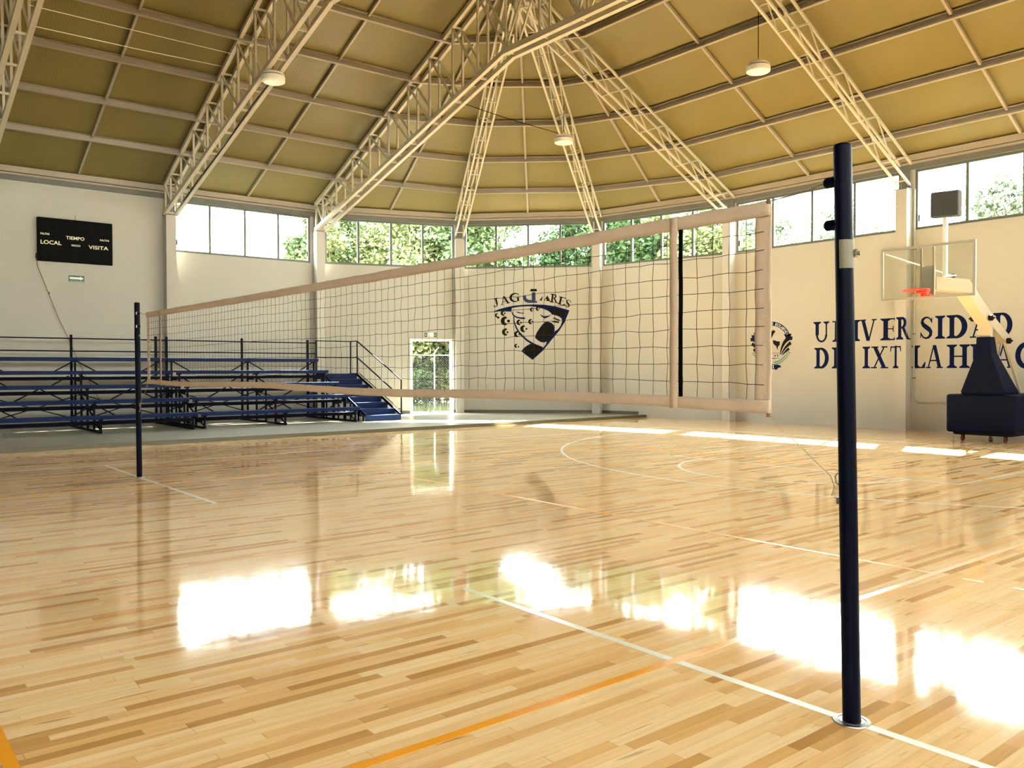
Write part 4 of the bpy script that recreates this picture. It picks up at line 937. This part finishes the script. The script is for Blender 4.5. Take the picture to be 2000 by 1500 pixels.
kflat('lower_ribbon', [[(-.26, -.78), (.18, -.78), (.18, -.98), (-.26, -.98)], [(.18, -.76), (.44, -.82), (.50, -.90), (.38, -.92), (.24, -1.02), (.18, -.98)], [(-.26, -.78), (-.50, -.82), (-.58, -.90), (-.44, -.92), (-.30, -1.02), (-.26, -.98)]], 'navypaint', 0)
q = MB()
for c, x in (('C', -.13), ('U', .0), ('I', .11)): rotletter(q, c, x, -.88, 0.11 if c != 'I' else 0.06, 0.13, 0, kp, 2)
q.build('ribbon_lettering', M['white'], crest, recalc=False)

# ================================================================ SCOREBOARD, SIGNS
def text_mesh(s):
    cu = bpy.data.curves.new('text', 'FONT'); cu.body = s; cu.resolution_u = 3; cu.offset = 0.018
    o = bpy.data.objects.new('text', cu); COL.objects.link(o); dg = bpy.context.evaluated_depsgraph_get()
    me = bpy.data.meshes.new_from_object(o.evaluated_get(dg)); V = [v.co.copy() for v in me.vertices]; F = [list(p.vertices) for p in me.polygons]
    bpy.data.objects.remove(o); bpy.data.curves.remove(cu); bpy.data.meshes.remove(me)
    xs = [v.x for v in V]; ys_ = [v.y for v in V]; return V, F, min(xs), max(xs), min(ys_), max(ys_)
def fit_text(mb, s, place, x0, x1, z0, z1):
    V, F, a, b, c, d = text_mesh(s)
    mb.add([place(x0+(v.x-a)/(b-a)*(x1-x0), z0+(v.y-c)/(d-c)*(z1-z0)) for v in V], F)
sb = thing('scoreboard', (1.71, YL, 4.46), 'black electronic scoreboard with cream lettering high on the left wall', 'scoreboard')
SX = YL-0.09
q = MB(); q.bevbox((0.79, SX, 4.46), (2.63, YL-0.005, 5.61), 0.012); q.build('housing', M['black'], sb)
q = MB(); q.box((0.82, SX-0.004, 4.49), (2.60, SX+0.002, 5.58)); q.build('face', M['screen'], sb)
pf = lambda x, z: (x, SX-0.0065, z)
for s_, x0, x1, z0, z1 in (('TIEMPO', 1.47, 1.92, 5.075, 5.165), ('LOCAL', 0.865, 1.36, 4.905, 5.01), ('VISITA', 2.02, 2.52, 4.865, 4.965), ('FALTAS', 0.865, 1.075, 5.15, 5.20), ('FALTAS', 2.31, 2.54, 5.105, 5.155), ('PERIODO', 1.60, 1.82, 4.90, 4.95)):
    q = MB(); fit_text(q, s_, pf, x0, x1, z0, z1); q.build('lettering', M['lettering'], sb, recalc=False)
def seg8(mb, x, z, wd, ht, t=0.02):
    for a, b, c, d in ((x, z, x+wd, z+t), (x, z+ht/2-t/2, x+wd, z+ht/2+t/2), (x, z+ht-t, x+wd, z+ht), (x, z, x+t, z+ht/2-t), (x+wd-t, z, x+wd, z+ht/2-t), (x, z+ht/2+t, x+t, z+ht), (x+wd-t, z+ht/2+t, x+wd, z+ht)):
        mb.add([pf(a, b), pf(c, b), pf(c, d), pf(a, d)], [(0, 1, 2, 3)])
for x, z, wd, ht in ((0.92, 5.28, .13, .20), (1.24, 5.25, .15, .25), (1.45, 5.25, .15, .25), (1.74, 5.25, .15, .25), (1.95, 5.25, .15, .25), (2.34, 5.25, .13, .20),
                     (0.90, 4.58, .08, .24), (1.02, 4.58, .14, .24), (1.21, 4.58, .14, .24), (1.64, 4.60, .12, .20), (2.08, 4.58, .08, .22), (2.19, 4.56, .14, .24), (2.38, 4.56, .14, .24)):
    q = MB(); seg8(q, x, z, wd, ht); q.build('digit', M['digit'], sb, recalc=False)
q = MB(); q.tube([(1.71, YL-0.04, 5.60), (1.71, YL-0.04, 5.74)], 0.005, 6); q.build('antenna', M['black'], sb)
q = MB(); q.tube([(0.775, YL-0.02, 4.66), (0.765, YL-0.02, 4.55), (0.79, YL-0.02, 4.47)], 0.012, 8); q.build('cable_gland', M['black'], sb)
cable('hanging_cable', [(0.775, 17.72, 4.62), (0.80, 17.72, 4.31), (0.95, 17.72, 3.9), (1.11, 17.72, 3.44), (1.30, 17.715, 2.91), (1.50, 17.70, 2.45), (1.66, 17.70, 2.02), (1.84, 17.70, 1.60), (2.08, 17.70, 1.10), (2.30, 17.70, 0.69), (2.5, 17.6, 0.09)], 0.008, 'brown', 'thin brown cable drooping down the wall from the scoreboard to the bleachers')
q = MB(); q.box((0.0, -0.014, -0.03), (0.03, 0.014, 0.03)); q.v = [v+Vector((1.05, 17.72, 3.62)) for v in q.v]; q.build('cable_joint', M['brown'], bpy.data.objects['hanging_cable'])

sg = thing('arrow_sign', (1.73, YL, 3.96), 'small green evacuation route sign with a white arrow below the scoreboard', 'sign')
q = MB(); q.box((1.54, YL-0.012, 3.955), (1.925, YL-0.002, 4.125)); q.build('sign_panel', M['signgreen'], sg)
q = MB(); z = 4.055; pp = lambda x, z: (x, YL-0.0135, z)
ar = [(1.565, z-.030), (1.82, z-.030), (1.82, z-.052), (1.915, z), (1.82, z+.052), (1.82, z+.030), (1.565, z+.030)]
q.add([pp(a, b) for a, b in ar], [(0, 1, 5, 6), (2, 3, 4)]); q.build('arrow', M['white'], sg, recalc=False)
q = MB(); fit_text(q, 'RUTA DE EVACUACION', pp, 1.57, 1.90, 3.965, 3.988); q.build('sign_lettering', M['white'], sg, recalc=False)
s0 = 0.745*LB; s1 = 0.832*LB
dp = lambda t, z, k=0: tuple(sB.p(t, -0.0135-0.0006*k, z))
es = thing('exit_sign', tuple(sB.p((s0+s1)/2, 0, 2.66)), 'small white sign with green figures at both ends above the open door', 'sign')
q = MB(); sB.slab(q, s0, s1, -0.012, -0.002, 2.66, 2.81); q.build('sign_panel', M['white'], es)
for a, b in ((s0, s0+0.10), (s1-0.10, s1)):
    q = MB(); q.add([dp(a, 2.66), dp(b, 2.66), dp(b, 2.81), dp(a, 2.81)], [(0, 1, 2, 3)]); gp = q.build('green_end', M['signgreen'], es, recalc=False)
    m_ = (a+b)/2; q = MB()
    q.add([dp(m_+0.008*math.cos(2*PI*k/10), 2.772+0.008*math.sin(2*PI*k/10), 1) for k in range(10)], [tuple(range(10))])
    for P in ([(m_-.012, 2.77), (m_+.014, 2.765), (m_+.008, 2.72), (m_-.014, 2.725)], [(m_-.012, 2.725), (m_, 2.725), (m_-.022, 2.675), (m_-.034, 2.68)], [(m_, 2.722), (m_+.01, 2.722), (m_+.034, 2.69), (m_+.024, 2.682)]):
        q.add([dp(m_+(a_-m_)*0.65, 2.735+(b_-2.735)*0.65, 1) for a_, b_ in P], [(0, 1, 2, 3)])
    q.build('running_figure', M['white'], gp, recalc=False)
q = MB(); fit_text(q, 'SALIDA', lambda x, z: dp(x, z), s0+0.12, s1-0.12, 2.675, 2.70); q.build('sign_lettering', M['signgreen'], es, recalc=False)

# ================================================================ OUTSIDE
def leaf_cloud(mb, c, r, n, rnd, size=0.15, flat_=0.8):
    for _ in range(n):
        d = Vector((rnd.gauss(0, 1), rnd.gauss(0, 1), rnd.gauss(0, 1))); d.normalize()
        p = Vector(c) + Vector((d.x*r, d.y*r, d.z*r*flat_))*(rnd.random()**0.45)
        a = Vector((rnd.gauss(0, 1), rnd.gauss(0, 1), rnd.gauss(0, 0.6))).normalized(); b = a.cross(Vector((rnd.gauss(0, 1), rnd.gauss(0, 1), rnd.gauss(0, 1)))).normalized()
        s = size*rnd.uniform(0.6, 1.3); mb.add([p, p+a*s*0.5+b*s*0.28, p+a*s, p+a*s*0.5-b*s*0.28], [(0, 1, 2, 3)])
def make_tree(m, seed, label, h=8.3, spread=2.6, n=17000, sparse=1.0):
    rnd = random.Random(seed)
    t = thing('tree', (0, 0, -0.12), label, 'tree'); ORG[t.name] = Vector((0, 0, 0))
    tr = MB(); top = Vector((rnd.uniform(-.2, .2), rnd.uniform(-.2, .2), h*0.72))
    tr.tube([(0, 0, 0), (0.05, 0, h*.2), tuple(top*0.55), tuple(top)], [0.20, 0.16, 0.12, 0.05], 10)
    fo = MB(); k = 34; per = int(n/k)
    for i in range(k):
        a = rnd.uniform(0, 2*PI); zz = h*rnd.uniform(0.30, 0.94); f = 1-abs((zz/h)-0.58)*1.5; rr = spread*rnd.uniform(0.25, 1)*max(0.25, f)
        c = Vector((math.cos(a)*rr, math.sin(a)*rr, zz)); b0 = top*min(0.95, max(0.3, zz/h*0.9))
        tr.tube([b0, b0.lerp(c, .5)+Vector((0, 0, -.1)), c], [0.05, 0.03, 0.012], 5)
        leaf_cloud(fo, c, rnd.uniform(0.6, 1.15)*sparse, per, rnd, 0.22)
    tr.build('trunk', M['bark'], t); fo.build('foliage', M[m], t, recalc=False)
    return t
tA = make_tree('leaf', 1, 'leafy green tree seen through the last pane of the window next to the scoreboard wall')
tB = make_tree('leafolive', 2, 'olive green tree at the left end of the window above the door wall')
tC = make_tree('leafdark', 3, 'dark green tree at the right end of the middle window above the emblem')
TREE_UP = 1.10
TR = [(tA, (14.3, 27.7), 1.02, 0.2, None), (tB, (13.8, 26.2), 0.98, 1.2, None), (tC, (22.3, 19.3), 0.98, 0.5, None),
      (tA, (17.3, 28.5), 0.98, 2.0, 'paler green tree behind the second pane of the window above the door wall'),
      (tB, (16.3, 24.2), 0.97, 3.1, 'yellow green tree behind the third pane of the window above the door wall'),
      (tA, (17.9, 22.9), 1.0, 4.0, 'bright green tree at the right end of the window above the door wall'),
      (tA, (19.5, 23.0), 1.02, 5.2, 'tall green tree at the left end of the middle window'),
      (tC, (21.9, 16.3), 0.93, 2.2, 'dark tree in the first pane of the window right of the jaguar emblem'),
      (tB, (23.3, 15.9), 0.98, 0.9, 'olive tree in the middle panes of the window right of the jaguar emblem'),
      (tB, (23.4, 13.3), 0.95, 3.9, 'yellowish tree beside the black strap of the net, outside the window'),
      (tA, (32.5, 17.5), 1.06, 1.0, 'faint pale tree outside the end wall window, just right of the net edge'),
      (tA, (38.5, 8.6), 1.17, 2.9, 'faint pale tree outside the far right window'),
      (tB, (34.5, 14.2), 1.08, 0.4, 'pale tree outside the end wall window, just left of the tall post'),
      (tC, (18.4, 27.5), 0.86, 1.1, 'shady tree straight beyond the open door'),
      (tC, (19.6, 25.4), 0.80, 2.6, 'shady tree behind the right edge of the open door')]
for i, (src, (x, y), sc_, rz, lab) in enumerate(TR):
    if lab is None: src.location = (x, y, -0.12); src.scale = (sc_, sc_, sc_*TREE_UP); src.rotation_euler = (0, 0, rz)
    else:
        c = copy_tree(src, (x, y, -0.12), rz, (sc_, sc_, sc_*TREE_UP), lab)
        if 'pale tree' in lab:                                   # haze and sun glare on the far trees, put into a paler leaf colour
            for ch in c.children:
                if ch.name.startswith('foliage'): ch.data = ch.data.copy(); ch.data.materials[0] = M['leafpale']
# bushes and grass beyond the door
def bush(x, y, r, h, m, seed, label):
    rnd = random.Random(seed); t = thing('bush', (x, y, -0.12), label, 'bush'); q = MB()
    for _ in range(12): leaf_cloud(q, (x+rnd.uniform(-r, r)*.7, y+rnd.uniform(-r, r)*.7, h*rnd.uniform(.2, .8)), r*.55, 260, rnd, 0.16, h/r*0.5)
    q.build('foliage', M[m], t, recalc=False)
    q = MB()
    for _ in range(7): q.tube([(x, y, -0.12), (x+rnd.uniform(-r, r)*.6, y+rnd.uniform(-r, r)*.6, h*.7)], [0.02, 0.008], 5)
    q.build('stems', M['bark'], t)
bush(15.0, 21.8, 1.0, 1.7, 'bushgreen', 5, 'green bush behind the fence post outside the door')
bush(16.6, 22.0, 1.1, 1.6, 'bushyellow', 6, 'yellow green bush at the right side of the door view')
bush(13.6, 22.4, 1.0, 1.8, 'bushyellow', 8, 'olive bush at the left side of the door view')
bush(17.2, 24.2, 1.5, 2.2, 'bushgreen', 9, 'dark bush farther back in the door view')
bush(15.0, 24.5, 1.5, 2.4, 'bushgreen', 10, 'tall green bush farther back on the left of the door view')
bush(18.0, 25.6, 1.3, 3.3, 'bushgreen', 12, 'tall dark bush in the middle of the door view')
bush(20.8, 26.6, 1.5, 3.4, 'bushyellow', 13, 'tall yellowish bush at the far right of the door view')
rnd = random.Random(11); q = MB()
for _ in range(5200):
    x, y = rnd.uniform(11.6, 18.5), rnd.uniform(18.6, 24.0)
    if (y - 16.15) < 2.2: continue
    hh = rnd.uniform(.12, .42); a = rnd.uniform(0, PI); dx, dy = .014*math.cos(a), .014*math.sin(a); lx, ly = rnd.uniform(-.1, .1), rnd.uniform(-.1, .1)
    q.add([(x-dx, y-dy, -.12), (x+dx, y+dy, -.12), (x+lx, y+ly, -.12+hh)], [(0, 1, 2)])
tag(q.build('tall_grass', M['grass'], org=(15, 21, -.12), recalc=False), 'tall yellow green grass growing outside the open door', 'grass', kind='stuff')
q = MB(); sB.slab(q, 1.6, LB+0.6, WT, WT+1.6, -0.12, 0.05); struct('outside_walkway', q, M['concrete'])
# chain link fence
fd = (Vector(V2)-Vector(V1)).normalized(); fc = Vector((14.9, 20.2))
fp = lambda t, z, o=0.0: (fc.x+fd.x*t-fd.y*o, fc.y+fd.y*t+fd.x*o, z)
fe = thing('chain_link_fence', fp(0, -0.12), 'chain link fence with a white top rail and angled post outside the open door', 'fence')
for t_ in (-2.6, 0.06, 2.7):
    q = MB(); q.tube([fp(t_, -0.12), fp(t_, 2.22)], 0.03, 10); q.tube([fp(t_, 2.18), fp(t_+0.06, 2.30, .05), fp(t_+0.2, 2.42, .12)], 0.022, 8); q.build('fence_post', M['fencewhite'], fe)
q = MB(); q.tube([fp(-2.8, 2.12), fp(3.0, 2.12)], 0.022, 8); q.build('top_rail', M['fencewhite'], fe)
q = MB(); H = 2.15; st_ = 0.10
n = int(5.8/st_)
for i in range(-22, n):
    for s in (1, -1):
        a0 = -2.8+i*st_; a1 = a0+H; z0, z1 = -0.05, -0.05+H
        if a0 < -2.8: z0 += (-2.8-a0); a0 = -2.8
        if a1 > 3.0: z1 -= (a1-3.0); a1 = 3.0
        if z1-z0 < 0.05: continue
        if s < 0: A, B = fp(0.2-a0, z0), fp(0.2-a1, z1)
        else: A, B = fp(a0, z0), fp(a1, z1)
        q.tube([A, B], 0.0028, 3, cap=False)
q.build('wire_mesh', M['wire'], fe)
# two small weeds at the threshold
for t_, lab in ((0.805*LB, 'small weed growing outside the door sill, the left one'), (0.875*LB, 'small weed growing outside the door sill, the right and wider one')):
    b = sB.p(t_, WT+0.25, 0.05); t = thing('small_weed', tuple(b), lab, 'plant', 'weeds at the door sill'); q = MB(); rnd = random.Random(int(t_*100))
    for _ in range(16):
        a = rnd.uniform(0, 2*PI); l = rnd.uniform(.06, .14) ; e_ = b+Vector((math.cos(a)*l*.7, math.sin(a)*l*.7, l*1.1)); pz = Vector((-math.sin(a), math.cos(a), 0))*.018; mdl = b.lerp(e_, .6)
        q.add([b, mdl+pz, e_, mdl-pz], [(0, 1, 2, 3)])
    q.build('leaves', M['leafdark'], t, recalc=False)
